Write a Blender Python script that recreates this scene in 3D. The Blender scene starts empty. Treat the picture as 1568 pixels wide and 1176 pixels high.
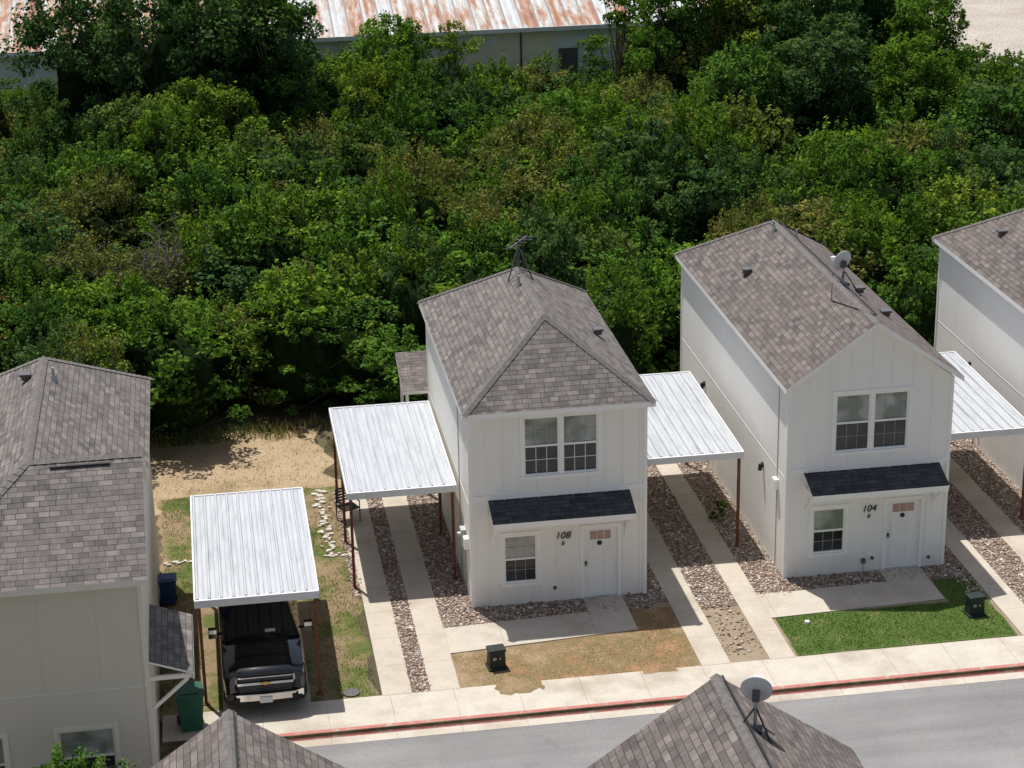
import bpy, math, random
import numpy as np
from mathutils import Vector, Matrix
random.seed(7); rng=np.random.default_rng(7)
scene=bpy.context.scene
COL=scene.collection

# ------------------------------------------------------------------ materials
def newmat(name):
    m=bpy.data.materials.new(name); m.use_nodes=True
    nt=m.node_tree; b=nt.nodes['Principled BSDF']
    return m,nt,b
def nd(nt,t,**k):
    n=nt.nodes.new(t)
    for a,v in k.items(): setattr(n,a,v)
    return n
def tex_noise(nt,vec,scale,detail=4,rough=.6):
    n=nd(nt,'ShaderNodeTexNoise'); n.inputs['Scale'].default_value=scale
    n.inputs['Detail'].default_value=detail; n.inputs['Roughness'].default_value=rough
    nt.links.new(vec,n.inputs['Vector']); return n.outputs['Fac']
def ramp(nt,fac,stops,interp='LINEAR'):
    r=nd(nt,'ShaderNodeValToRGB'); cr=r.color_ramp; cr.interpolation=interp
    while len(cr.elements)<len(stops): cr.elements.new(.5)
    for e,(p,c) in zip(cr.elements,stops):
        e.position=p; e.color=(c,c,c,1) if isinstance(c,(int,float)) else (*c,1)
    nt.links.new(fac,r.inputs['Fac']); return r.outputs['Color']
def mix(nt,fac,a,b,bt='MIX'):
    n=nd(nt,'ShaderNodeMix',data_type='RGBA',blend_type=bt)
    for i,v in ((0,fac),(6,a),(7,b)):
        if isinstance(v,(int,float)): n.inputs[i].default_value=v
        elif isinstance(v,tuple): n.inputs[i].default_value=(*v,1)
        else: nt.links.new(v,n.inputs[i])
    return n.outputs[2]
def mth(nt,op,a,b=0.):
    n=nd(nt,'ShaderNodeMath',operation=op)
    for i,v in ((0,a),(1,b)):
        if isinstance(v,(int,float)): n.inputs[i].default_value=v
        else: nt.links.new(v,n.inputs[i])
    return n.outputs[0]
def bump(nt,b,h,strength=.3,dist=.02):
    n=nd(nt,'ShaderNodeBump'); n.inputs['Strength'].default_value=strength; n.inputs['Distance'].default_value=dist
    nt.links.new(h,n.inputs['Height']); nt.links.new(n.outputs[0],b.inputs['Normal'])
def objco(nt): return nd(nt,'ShaderNodeTexCoord').outputs['Object']
def uvco(nt): return nd(nt,'ShaderNodeTexCoord').outputs['UV']
def mk(name,c,rough=.7,metal=0,amt=.12,scale=3.,bs=0,spec=.4,coat=0):
    m,nt,b=newmat(name); co=objco(nt)
    f=tex_noise(nt,co,scale,6)
    col=ramp(nt,f,[(.3,tuple(x*(1-amt) for x in c)),(.7,tuple(min(1,x*(1+amt)) for x in c))])
    nt.links.new(col,b.inputs['Base Color'])
    b.inputs['Roughness'].default_value=rough; b.inputs['Metallic'].default_value=metal
    b.inputs['Specular IOR Level'].default_value=spec; b.inputs['Coat Weight'].default_value=coat
    if bs: bump(nt,b,tex_noise(nt,co,bs,3),.3,.01)
    return m

def shingle(name,c1,c2,c3):
    m,nt,b=newmat(name); uv=uvco(nt)
    br=nd(nt,'ShaderNodeTexBrick'); nt.links.new(uv,br.inputs['Vector'])
    br.offset=.37; br.offset_frequency=2; br.squash=.7; br.squash_frequency=3
    br.inputs['Scale'].default_value=1; br.inputs['Brick Width'].default_value=.34; br.inputs['Row Height'].default_value=.145
    br.inputs['Mortar Size'].default_value=.009; br.inputs['Mortar Smooth'].default_value=.3; br.inputs['Bias'].default_value=-.1
    br.inputs['Color1'].default_value=(*c1,1); br.inputs['Color2'].default_value=(*c2,1)
    br.inputs['Mortar'].default_value=(*[x*.38 for x in c2],1)  # dark joints, with the row shadow lines painted into the colour
    mp=nd(nt,'ShaderNodeMapping'); nt.links.new(uv,mp.inputs[0]); mp.inputs['Location'].default_value=(.17,0,0)
    b2=nd(nt,'ShaderNodeTexBrick'); nt.links.new(mp.outputs[0],b2.inputs['Vector'])
    b2.offset=.63; b2.squash=1.4; b2.squash_frequency=2
    b2.inputs['Scale'].default_value=1; b2.inputs['Brick Width'].default_value=.21; b2.inputs['Row Height'].default_value=.145
    b2.inputs['Mortar Size'].default_value=.0; b2.inputs['Color1'].default_value=(.72,.72,.74,1); b2.inputs['Color2'].default_value=(1.2,1.17,1.15,1)
    c=mix(nt,1.,br.outputs['Color'],b2.outputs['Color'],'MULTIPLY')
    n1=tex_noise(nt,uv,.7,5); c=mix(nt,ramp(nt,n1,[(.35,0.),(.7,.45)]),c,c3)
    n4=tex_noise(nt,uv,3.5,3); c=mix(nt,1.,c,ramp(nt,n4,[(.35,.86),(.65,1.12)]),'MULTIPLY')
    n2=tex_noise(nt,uv,60,2); c=mix(nt,1.,c,ramp(nt,n2,[(.3,.75),(.7,1.25)]),'MULTIPLY')
    nt.links.new(c,b.inputs['Base Color']); b.inputs['Roughness'].default_value=.92; b.inputs['Specular IOR Level'].default_value=.25
    sx=nd(nt,'ShaderNodeSeparateXYZ'); nt.links.new(uv,sx.inputs[0])
    fr=mth(nt,'FRACT',mth(nt,'DIVIDE',sx.outputs[1],.145))
    h=mth(nt,'ADD',mth(nt,'MULTIPLY',mth(nt,'SUBTRACT',1.,fr),.8),mth(nt,'MULTIPLY',b2.outputs['Fac'],.3))
    h=mth(nt,'ADD',h,mth(nt,'MULTIPLY',n2,.3))
    bump(nt,b,h,.7,.02)
    return m
M={}
M['sh']=shingle('shingle_weathered',(.205,.186,.174),(.11,.101,.096),(.163,.143,.13))
M['sh2']=shingle('shingle_brown',(.192,.167,.156),(.102,.089,.084),(.153,.127,.114))
M['shd']=shingle('shingle_shaded',(.085,.088,.10),(.045,.047,.055),(.06,.06,.065))  # awning shingles; their shade is painted in as a darker colour
M['cap']=mk('ridge_cap',(.148,.134,.127),.9,amt=.3,scale=9)

def wallmat(name,c,dirt=(.50,.44,.36)):
    m,nt,b=newmat(name); co=objco(nt)
    mp=nd(nt,'ShaderNodeMapping'); nt.links.new(co,mp.inputs[0]); mp.inputs['Scale'].default_value=(3,3,.35)
    st=tex_noise(nt,mp.outputs[0],1.2,5)
    sx=nd(nt,'ShaderNodeSeparateXYZ'); nt.links.new(co,sx.inputs[0])
    low=mth(nt,'SUBTRACT',1.,mth(nt,'DIVIDE',sx.outputs[2],.9))
    lowm=nd(nt,'ShaderNodeClamp'); nt.links.new(low,lowm.inputs[0])
    f=mth(nt,'ADD',mth(nt,'MULTIPLY',ramp(nt,st,[(.45,0.),(.8,.5)]),.2),mth(nt,'MULTIPLY',mth(nt,'MULTIPLY',lowm.outputs[0],st),.45))
    c0=mix(nt,tex_noise(nt,co,.8,3),tuple(x*.95 for x in c),c)
    nt.links.new(mix(nt,f,c0,dirt),b.inputs['Base Color'])
    b.inputs['Roughness'].default_value=.65; b.inputs['Specular IOR Level'].default_value=.3
    bump(nt,b,tex_noise(nt,mp.outputs[0],8,4),.12,.01)
    return m
M['w108']=wallmat('siding_warm_white',(.925,.895,.825))
M['w104']=wallmat('siding_white',(.92,.90,.855))
M['wl']=wallmat('siding_beige',(.68,.62,.53))
M['trim']=mk('white_trim',(.92,.90,.86),.5,amt=.03)
M['triml']=mk('beige_trim',(.76,.71,.62),.5,amt=.04)
M['door']=mk('door_paint',(.88,.865,.83),.45,amt=.03)

def glassmat(name,c1,c2,rough=.04):
    m,nt,b=newmat(name); co=objco(nt)
    sx=nd(nt,'ShaderNodeSeparateXYZ'); nt.links.new(co,sx.inputs[0])
    fr=mth(nt,'FRACT',mth(nt,'MULTIPLY',sx.outputs[2],18.))
    col=mix(nt,mth(nt,'GREATER_THAN',fr,.35),c1,c2)
    n=tex_noise(nt,co,1.1,2); col=mix(nt,ramp(nt,n,[(.42,0.),(.55,.75)]),col,(c1[0]*.35,c1[1]*.42,c1[2]*.32))
    nt.links.new(col,b.inputs['Base Color']); b.inputs['Roughness'].default_value=rough
    b.inputs['Specular IOR Level'].default_value=.8
    bump(nt,b,tex_noise(nt,co,2.5,1),.08,.02)
    return m
M['gu']=glassmat('window_glass_blinds_sheen',(.32,.34,.31),(.46,.47,.44))  # blind slats, with the upper panes' reflection painted in as lighter grey
M['gl']=glassmat('window_glass_screen',(.022,.024,.027),(.036,.038,.042),.12)
M['muntin']=mk('muntin_grey',(.40,.40,.39),.5,amt=.05)
M['pinkglass']=mk('door_lite',(.45,.29,.25),.15,amt=.2,scale=12)

def metal_roof():
    m,nt,b=newmat('white_metal_roof'); co=objco(nt)
    mp=nd(nt,'ShaderNodeMapping'); nt.links.new(co,mp.inputs[0]); mp.inputs['Scale'].default_value=(5,.5,1)
    n=tex_noise(nt,mp.outputs[0],1.5,6,.7)
    c=ramp(nt,n,[(.3,(.34,.355,.38)),(.5,(.46,.475,.50)),(.75,(.52,.535,.56))])
    n2=tex_noise(nt,co,14,3)
    c=mix(nt,ramp(nt,n2,[(.62,0.),(.75,.35)]),c,(.30,.28,.25))
    nt.links.new(c,b.inputs['Base Color']); b.inputs['Roughness'].default_value=.42; b.inputs['Specular IOR Level'].default_value=.4
    return m
M['mroof']=metal_roof()
M['fascia']=mk('fascia_metal',(.66,.67,.68),.4,amt=.06)
M['rust']=mk('rust_steel',(.17,.065,.038),.85,amt=.4,scale=9,spec=.2)

def concrete(name,c,joint=0.,stain=.4,axis=0):
    m,nt,b=newmat(name); co=objco(nt)
    n=tex_noise(nt,co,1.6,8,.65); c0=ramp(nt,n,[(.3,tuple(x*.84 for x in c)),(.68,c)])
    n2=tex_noise(nt,co,.55,5); c0=mix(nt,ramp(nt,n2,[(.5,0.),(.66,stain)]),c0,(.27,.20,.14))
    n3=tex_noise(nt,co,45,2); c0=mix(nt,1.,c0,ramp(nt,n3,[(.3,.88),(.7,1.08)]),'MULTIPLY')
    n5=tex_noise(nt,co,4.5,6,.75); c0=mix(nt,ramp(nt,n5,[(.58,0.),(.7,.35)]),c0,(.30,.25,.20))
    if joint:
        sx=nd(nt,'ShaderNodeSeparateXYZ'); nt.links.new(co,sx.inputs[0])
        fr=mth(nt,'FRACT',mth(nt,'DIVIDE',mth(nt,'ADD',sx.outputs[axis],100.3),joint))
        c0=mix(nt,mth(nt,'MULTIPLY',mth(nt,'LESS_THAN',fr,.018/joint),.5),c0,(.2,.17,.14))
    nt.links.new(c0,b.inputs['Base Color']); b.inputs['Roughness'].default_value=.9; b.inputs['Specular IOR Level'].default_value=.2
    bump(nt,b,n3,.2,.006); return m
M['walk']=concrete('concrete_walk',(.54,.485,.41),2.4,.3,0)
M['strip']=concrete('concrete_strip',(.53,.47,.39),1.5,.35,1)
M['side']=concrete('concrete_sidewalk',(.57,.515,.44),1.55,.45,0)

def asphalt():
    m,nt,b=newmat('asphalt'); co=objco(nt)
    n=tex_noise(nt,co,.35,6,.6); c=ramp(nt,n,[(.3,(.205,.20,.20)),(.7,(.26,.252,.25))])
    mp=nd(nt,'ShaderNodeMapping'); nt.links.new(co,mp.inputs[0]); mp.inputs['Scale'].default_value=(.1,1.2,1)
    n1=tex_noise(nt,mp.outputs[0],1.,4); c=mix(nt,1.,c,ramp(nt,n1,[(.35,.86),(.65,1.08)]),'MULTIPLY')
    n2=tex_noise(nt,co,55,2); c=mix(nt,1.,c,ramp(nt,n2,[(.3,.75),(.7,1.2)]),'MULTIPLY')
    n3=tex_noise(nt,co,1.7,4,.7); c=mix(nt,ramp(nt,n3,[(.6,0.),(.72,.3)]),c,(.13,.125,.12))
    nt.links.new(c,b.inputs['Base Color']); b.inputs['Roughness'].default_value=.9; b.inputs['Specular IOR Level'].default_value=.25
    bump(nt,b,n2,.3,.006); return m
M['asph']=asphalt()
def redcurb():
    m,nt,b=newmat('red_curb_paint'); co=objco(nt)
    n=tex_noise(nt,co,3,8,.75)
    c=ramp(nt,n,[(.38,(.50,.14,.12)),(.54,(.49,.21,.17)),(.62,(.50,.40,.33))])
    nt.links.new(c,b.inputs['Base Color']); b.inputs['Roughness'].default_value=.85; return m
M['red']=redcurb()

def rocks():
    m,nt,b=newmat('river_rock_base'); co=objco(nt)
    v=nd(nt,'ShaderNodeTexVoronoi'); v.inputs['Scale'].default_value=15; nt.links.new(co,v.inputs['Vector'])
    sx=nd(nt,'ShaderNodeSeparateColor'); nt.links.new(v.outputs['Color'],sx.inputs[0])
    c=ramp(nt,sx.outputs[0],[(0.,(.16,.11,.085)),(.3,(.31,.215,.165)),(.6,(.42,.32,.25)),(.85,(.54,.47,.40)),(1.,(.68,.64,.58))])
    c=mix(nt,ramp(nt,v.outputs['Distance'],[(.25,0.),(.6,.8)]),c,(.10,.068,.052))
    nt.links.new(c,b.inputs['Base Color']); b.inputs['Roughness'].default_value=.85
    bump(nt,b,mth(nt,'SUBTRACT',1.,v.outputs['Distance']),1.,.05); return m
M['rock']=rocks()
def stones():
    m,nt,b=newmat('river_rock_stone')
    a=nd(nt,'ShaderNodeAttribute',attribute_name='tint')
    c=ramp(nt,a.outputs['Fac'],[(0.,(.17,.115,.09)),(.3,(.33,.22,.165)),(.55,(.44,.33,.255)),(.8,(.55,.47,.395)),(1.,(.74,.70,.63))])
    nt.links.new(c,b.inputs['Base Color']); b.inputs['Roughness'].default_value=.8; return m
M['stone']=stones()

def ground(name,stops,scale=.5,fine=20):
    m,nt,b=newmat(name); co=objco(nt)
    n=tex_noise(nt,co,scale,9,.68); c=ramp(nt,n,stops)
    n2=tex_noise(nt,co,fine,4,.7); c=mix(nt,1.,c,ramp(nt,n2,[(.3,.6),(.7,1.3)]),'MULTIPLY')
    nt.links.new(c,b.inputs['Base Color']); b.inputs['Roughness'].default_value=.95; b.inputs['Specular IOR Level'].default_value=.1
    bump(nt,b,n2,.8,.04); return m
M['ground']=ground('ground_soil',[(.35,(.06,.055,.03)),(.5,(.12,.10,.06)),(.65,(.20,.16,.10))],.6)
M['lawn']=ground('lawn_green',[(.3,(.065,.115,.025)),(.55,(.10,.155,.038)),(.68,(.17,.18,.065)),(.78,(.26,.22,.12))],1.1,30)
M['brown']=ground('lawn_dry',[(.34,(.40,.30,.185)),(.45,(.29,.205,.12)),(.52,(.225,.17,.085)),(.60,(.34,.20,.11)),(.75,(.46,.365,.25))],.6,24)
M['mixg']=ground('yard_grass',[(.36,(.08,.125,.03)),(.46,(.14,.15,.05)),(.52,(.26,.195,.115)),(.7,(.34,.245,.145))],.5,22)
M['dirt']=ground('bare_dirt',[(.35,(.27,.20,.115)),(.5,(.40,.295,.185)),(.7,(.48,.37,.25))],.6,16)
M['gravel']=ground('tan_gravel',[(.35,(.30,.23,.16)),(.7,(.39,.31,.225))],.9,40)
M['lot']=ground('gravel_lot',[(.35,(.38,.33,.29)),(.7,(.50,.45,.40))],.3,6)

def leafmat(name,stops):
    m,nt,b=newmat(name); nt.nodes.remove(b)
    out=[n for n in nt.nodes if n.type=='OUTPUT_MATERIAL'][0]
    oi=nd(nt,'ShaderNodeObjectInfo')
    c=ramp(nt,oi.outputs['Random'],stops)
    a=nd(nt,'ShaderNodeAttribute',attribute_name='tint')
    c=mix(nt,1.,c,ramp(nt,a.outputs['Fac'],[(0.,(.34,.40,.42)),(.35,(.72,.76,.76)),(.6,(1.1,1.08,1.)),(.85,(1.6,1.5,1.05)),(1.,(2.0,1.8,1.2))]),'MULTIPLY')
    d=nd(nt,'ShaderNodeBsdfDiffuse'); t=nd(nt,'ShaderNodeBsdfTranslucent')
    nt.links.new(c,d.inputs[0]); nt.links.new(mix(nt,1.,c,(1.3,1.35,.5),'MULTIPLY'),t.inputs[0])
    s=nd(nt,'ShaderNodeMixShader'); s.inputs[0].default_value=.27
    nt.links.new(d.outputs[0],s.inputs[1]); nt.links.new(t.outputs[0],s.inputs[2])
    nt.links.new(s.outputs[0],out.inputs['Surface']); return m
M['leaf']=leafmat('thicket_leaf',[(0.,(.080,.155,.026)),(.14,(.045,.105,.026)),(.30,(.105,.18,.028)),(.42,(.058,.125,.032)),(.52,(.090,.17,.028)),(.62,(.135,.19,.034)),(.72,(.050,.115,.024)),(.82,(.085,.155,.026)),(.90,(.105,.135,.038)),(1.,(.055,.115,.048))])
M['leafd']=leafmat('dark_leaf',[(0.,(.045,.092,.034)),(.5,(.058,.108,.046)),(1.,(.068,.125,.034))])
M['leafc']=leafmat('cedar_leaf',[(0.,(.07,.095,.022)),(1.,(.10,.115,.028))])
M['leafy']=leafmat('olive_leaf',[(0.,(.11,.13,.045)),(1.,(.145,.145,.06))])
M['leafg']=leafmat('grass_blade',[(0.,(.095,.155,.038)),(1.,(.095,.155,.038))])
M['leafb']=leafmat('dry_blade',[(0.,(.32,.25,.14)),(1.,(.32,.25,.14))])
M['bark']=mk('bark',(.13,.11,.09),.95,amt=.3,scale=6)
M['twig']=mk('dry_twig',(.19,.165,.14),.95,amt=.2,scale=6)
M['core']=mk('painted_shade_core',(.012,.022,.007),1.,amt=.5,scale=5,spec=0)  # added solid core, near black to paint the shade between the leaves

# ------------------------------------------------------------------ mesh builder
class MB:
    def __init__(s): s.v=[];s.f=[];s.mi=[];s.mats=[]
    def _m(s,mat):
        if mat not in s.mats: s.mats.append(mat)
        return s.mats.index(mat)
    def poly(s,pts,mat):
        i=len(s.v); s.v+=[tuple(p) for p in pts]; s.f.append(tuple(range(i,i+len(pts)))); s.mi.append(s._m(mat))
    def box(s,x0,x1,y0,y1,z0,z1,mat):
        i=len(s.v); s.v+=[(x,y,z) for z in (z0,z1) for y in (y0,y1) for x in (x0,x1)]
        for f in ((0,2,3,1),(4,5,7,6),(0,1,5,4),(2,6,7,3),(0,4,6,2),(1,3,7,5)):
            s.f.append(tuple(i+k for k in f)); s.mi.append(s._m(mat))
    def beam(s,p0,p1,w,h,mat,up=(0,0,1)):
        p0=Vector(p0);p1=Vector(p1);d=(p1-p0).normalized();u=Vector(up)
        sd=d.cross(u)
        if sd.length<1e-3: sd=d.cross(Vector((0,1,0)))
        sd.normalize(); uu=sd.cross(d).normalized(); i=len(s.v)
        for p in (p0,p1):
            for a,b in ((-1,-1),(1,-1),(1,1),(-1,1)): s.v.append(tuple(p+sd*a*w/2+uu*b*h/2))
        for f in ((0,3,2,1),(4,5,6,7),(0,1,5,4),(1,2,6,5),(2,3,7,6),(3,0,4,7)):
            s.f.append(tuple(i+k for k in f)); s.mi.append(s._m(mat))
    def tube(s,p0,p1,r0,r1,n,mat,cap=True):
        p0=Vector(p0);p1=Vector(p1);d=(p1-p0).normalized()
        a=d.cross(Vector((0,0,1)))
        if a.length<1e-3:a=Vector((1,0,0))
        a.normalize();b=d.cross(a);i=len(s.v)
        for p,r in ((p0,r0),(p1,r1)):
            for k in range(n):
                t=2*math.pi*k/n; s.v.append(tuple(p+a*math.cos(t)*r+b*math.sin(t)*r))
        for k in range(n):
            s.f.append((i+k,i+(k+1)%n,i+n+(k+1)%n,i+n+k)); s.mi.append(s._m(mat))
        if cap:
            s.f.append(tuple(i+k for k in reversed(range(n)))); s.mi.append(s._m(mat))
            s.f.append(tuple(i+n+k for k in range(n))); s.mi.append(s._m(mat))
    def slab(s,pts,th,mtop,mside,edges=None):
        n=len(pts); s.poly(pts,mtop); lo=[(p[0],p[1],p[2]-th) for p in pts]
        s.poly(lo[::-1],mside)
        for k in (range(n) if edges is None else edges):
            j=(k+1)%n; s.poly([pts[j],pts[k],lo[k],lo[j]],mside)
    def capbeam(s,p,q,w,n1,n2,mat):
        """folded ridge / hip cap made of short overlapping pieces following both roof planes"""
        p=Vector(p);q=Vector(q);L=(q-p).length;d=(q-p)/L;k=max(1,int(L/.2))
        n1=Vector(n1).normalized();n2=Vector(n2).normalized()
        s1=d.cross(n1).normalized();s2=d.cross(n2).normalized()
        if s1.z>0:s1=-s1
        if s2.z>0:s2=-s2
        for i in range(k):
            a=p+d*(L*i/k);b=p+d*(L*(i+1)/k+.02);la=.012;lb=.028
            up=(n1+n2).normalized()
            s.poly([a+up*la,b+up*lb,b+s1*w+n1*lb,a+s1*w+n1*la],mat); s.poly([a+up*la,b+up*lb,b+s2*w+n2*lb,a+s2*w+n2*la],mat)
    def build(s,name,parent=None,bevel=0,smooth=False,loc=None,rotz=0,fix=False):
        me=bpy.data.meshes.new(name); me.from_pydata(s.v,[],s.f)
        for m in s.mats: me.materials.append(m)
        me.polygons.foreach_set('material_index',s.mi)
        uvl=me.uv_layers.new(name='UVMap')
        me.update()
        for p in me.polygons:
            n=p.normal
            if abs(n.z)>.999 or n.length<.5: u=Vector((1,0,0));v=Vector((0,1,0))
            else:
                u=Vector((0,0,1)).cross(n).normalized(); v=n.cross(u)
                if v.z<0: v=-v;u=-u
            for li in p.loop_indices:
                q=me.vertices[me.loops[li].vertex_index].co; uvl.data[li].uv=(q.dot(u)+50,q.dot(v)+50)
        if smooth:
            for p in me.polygons: p.use_smooth=True
        o=bpy.data.objects.new(name,me); COL.objects.link(o)
        if parent: o.parent=parent
        if loc: o.location=loc
        o.rotation_euler[2]=rotz
        if bevel:
            md=o.modifiers.new('bevel','BEVEL'); md.width=bevel; md.segments=2; md.limit_method='ANGLE'
        return o
def empty(name,loc=(0,0,0),rotz=0):
    e=bpy.data.objects.new(name,None); COL.objects.link(e); e.location=loc; e.rotation_euler[2]=rotz; e.empty_display_size=.3; return e

# ------------------------------------------------------------------ houses
ZE=5.58; H=5.5
def wall_y(b,x0,x1,z0,z1,y,holes,mat,gable=None):
    xs=sorted({x0,x1,*[h[0] for h in holes],*[h[1] for h in holes]}); zs=sorted({z0,z1,*[h[2] for h in holes],*[h[3] for h in holes]})
    for i in range(len(xs)-1):
        for j in range(len(zs)-1):
            cx=(xs[i]+xs[i+1])/2;cz=(zs[j]+zs[j+1])/2
            if any(h[0]<cx<h[1] and h[2]<cz<h[3] for h in holes): continue
            b.poly([(xs[i],y,zs[j]),(xs[i+1],y,zs[j]),(xs[i+1],y,zs[j+1]),(xs[i],y,zs[j+1])],mat)
    d=.09
    for a0,a1,c0,c1 in holes:
        b.poly([(a0,y,c0),(a0,y+d,c0),(a0,y+d,c1),(a0,y,c1)],mat); b.poly([(a1,y,c0),(a1,y,c1),(a1,y+d,c1),(a1,y+d,c0)],mat)
        b.poly([(a0,y,c0),(a1,y,c0),(a1,y+d,c0),(a0,y+d,c0)],mat); b.poly([(a0,y,c1),(a0,y+d,c1),(a1,y+d,c1),(a1,y,c1)],mat)
def window(parent,x0,x1,z0,z1,y,units,tr,grid=2):
    b=MB(); t=.09
    b.box(x0-t,x1+t,y-.03,y-.001,z1,z1+t+.02,tr); b.box(x0-t-.02,x1+t+.02,y-.05,y-.001,z0-t,z0,tr)
    b.box(x0-t,x0,y-.026,y-.001,z0,z1,tr); b.box(x1,x1+t,y-.026,y-.001,z0,z1,tr)
    w=(x1-x0)/units
    for k in range(units):
        a=x0+k*w; c=a+w; f=.045
        if k: a+=.04
        if k<units-1: c-=.04
        b.box(a,a+f,y+.012,y+.06,z0,z1,tr); b.box(c-f,c,y+.012,y+.06,z0,z1,tr)
        b.box(a+f,c-f,y+.012,y+.06,z0,z0+f,tr); b.box(a+f,c-f,y+.012,y+.06,z1-f,z1,tr)
        zm=(z0+z1)/2; b.box(a+f,c-f,y+.014,y+.058,zm-.025,zm+.025,tr)
        b.poly([(a,y+.062,zm),(c,y+.062,zm),(c,y+.062,z1),(a,y+.062,z1)],M['gu'])
        b.poly([(a,y+.064,z0),(c,y+.064,z0),(c,y+.064,zm),(a,y+.064,zm)],M['gl'])
        for gi,(lo,hi) in enumerate(((z0+f,zm-.025),(zm+.025,z1-f))):
            mt=tr if grid==2 and gi==0 else M['muntin']
            g=.007 if grid==2 else .005
            for q in range(1,3):
                xx=a+f+(c-a-2*f)*q/3; b.box(xx-g,xx+g,y+.05,y+.059,lo,hi,mt)
            zz=(lo+hi)/2; b.box(a+f,c-f,y+.051,y+.0605,zz-g,zz+g,mt)
    if units==2:
        m=x0+w; b.box(m-.04,m+.04,y-.012,y+.05,z0,z1,tr)
    return b.build('window',parent)
def awning(parent,x0,x1,y,mat=None,tr=None):
    tr=tr or M['trim']; b=MB(); z1=3.06;z0=2.74;d=.85
    b.slab([(x0,y-d,z0),(x1,y-d,z0),(x1,y-.002,z1),(x0,y-.002,z1)],.05,M['shd'],tr)
    b.box(x0+.02,x1-.02,y-d+.012,y-d+.04,z0-.16,z0-.052,tr)
    for x in (x0+.10,x1-.10):
        b.box(x-.04,x+.04,y-d+.05,y-.003,z0-.15,z0-.06,tr)
        b.beam((x,y-d+.18,z0-.16),(x,y-.05,z0-.72),.07,.07,tr)
        b.box(x-.04,x+.04,y-.045,y-.003,z0-.95,z0-.155,tr)
    b.poly([(x0+.04,y-d+.05,z0-.058),(x0+.04,y-.01,z0-.058),(x1-.04,y-.01,z0-.058),(x1-.04,y-d+.05,z0-.058)],tr)
    return b.build('awning',parent)
def text(parent,s,x,y,z,size,shear=.25):
    c=bpy.data.curves.new('number_'+s,'FONT'); c.body=s; c.size=size; c.extrude=.008; c.shear=shear; c.align_x='CENTER'; c.align_y='CENTER'
    c.materials.append(M['blk']); o=bpy.data.objects.new('house_number',c); COL.objects.link(o); o.parent=parent
    o.location=(x,y-.012,z); o.rotation_euler=(math.pi/2,0,0)
M['blk']=mk('black_paint',(.02,.02,.022),.45,amt=.2)
M['pvc']=mk('grey_pvc',(.42,.42,.41),.5,amt=.1)
M['galv']=mk('galvanised',(.42,.43,.44),.35,metal=.6,amt=.15)
M['lead']=mk('lead_flashing',(.10,.095,.10),.6,amt=.2)

def hiproof(b,x0,x1,y0,y1,zr,yf,yr,front,rear,sh,tr,xs=None):
    xm=(x0+x1)/2; A=(xm,yf if front=='hip' else y0,zr); B=(xm,yr if rear=='hip' else y1,zr); th=.14
    FL=(x0,y0,ZE);FR=(x1,y0,ZE);RL=(x0,y1,ZE);RR=(x1,y1,ZE)
    b.slab([FL,A,B,RL],th,sh,tr,[3]+([0] if front!='hip' else [])+([2] if rear!='hip' else []))
    b.slab([FR,RR,B,A],th,sh,tr,[0]+([3] if front!='hip' else [])+([1] if rear!='hip' else []))
    if front=='hip': b.slab([FL,FR,A],th,sh,tr,[0])
    if rear=='hip': b.slab([RR,RL,B],th,sh,tr,[0])
    rz=zr-ZE; hw=(x1-x0)/2
    nL=(-rz,0,hw);nR=(rz,0,hw);nF=(0,-rz,yf-y0 if front=='hip' else 1);nB=(0,rz,y1-yr if rear=='hip' else 1)
    b.capbeam(A,B,.13,nL,nR,M['cap'])
    if front=='hip': b.capbeam(FL,A,.12,nL,nF,M['cap']);b.capbeam(FR,A,.12,nR,nF,M['cap'])
    if rear=='hip': b.capbeam(RL,B,.12,nL,nB,M['cap']);b.capbeam(RR,B,.12,nR,nB,M['cap'])
    return A,B
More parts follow.
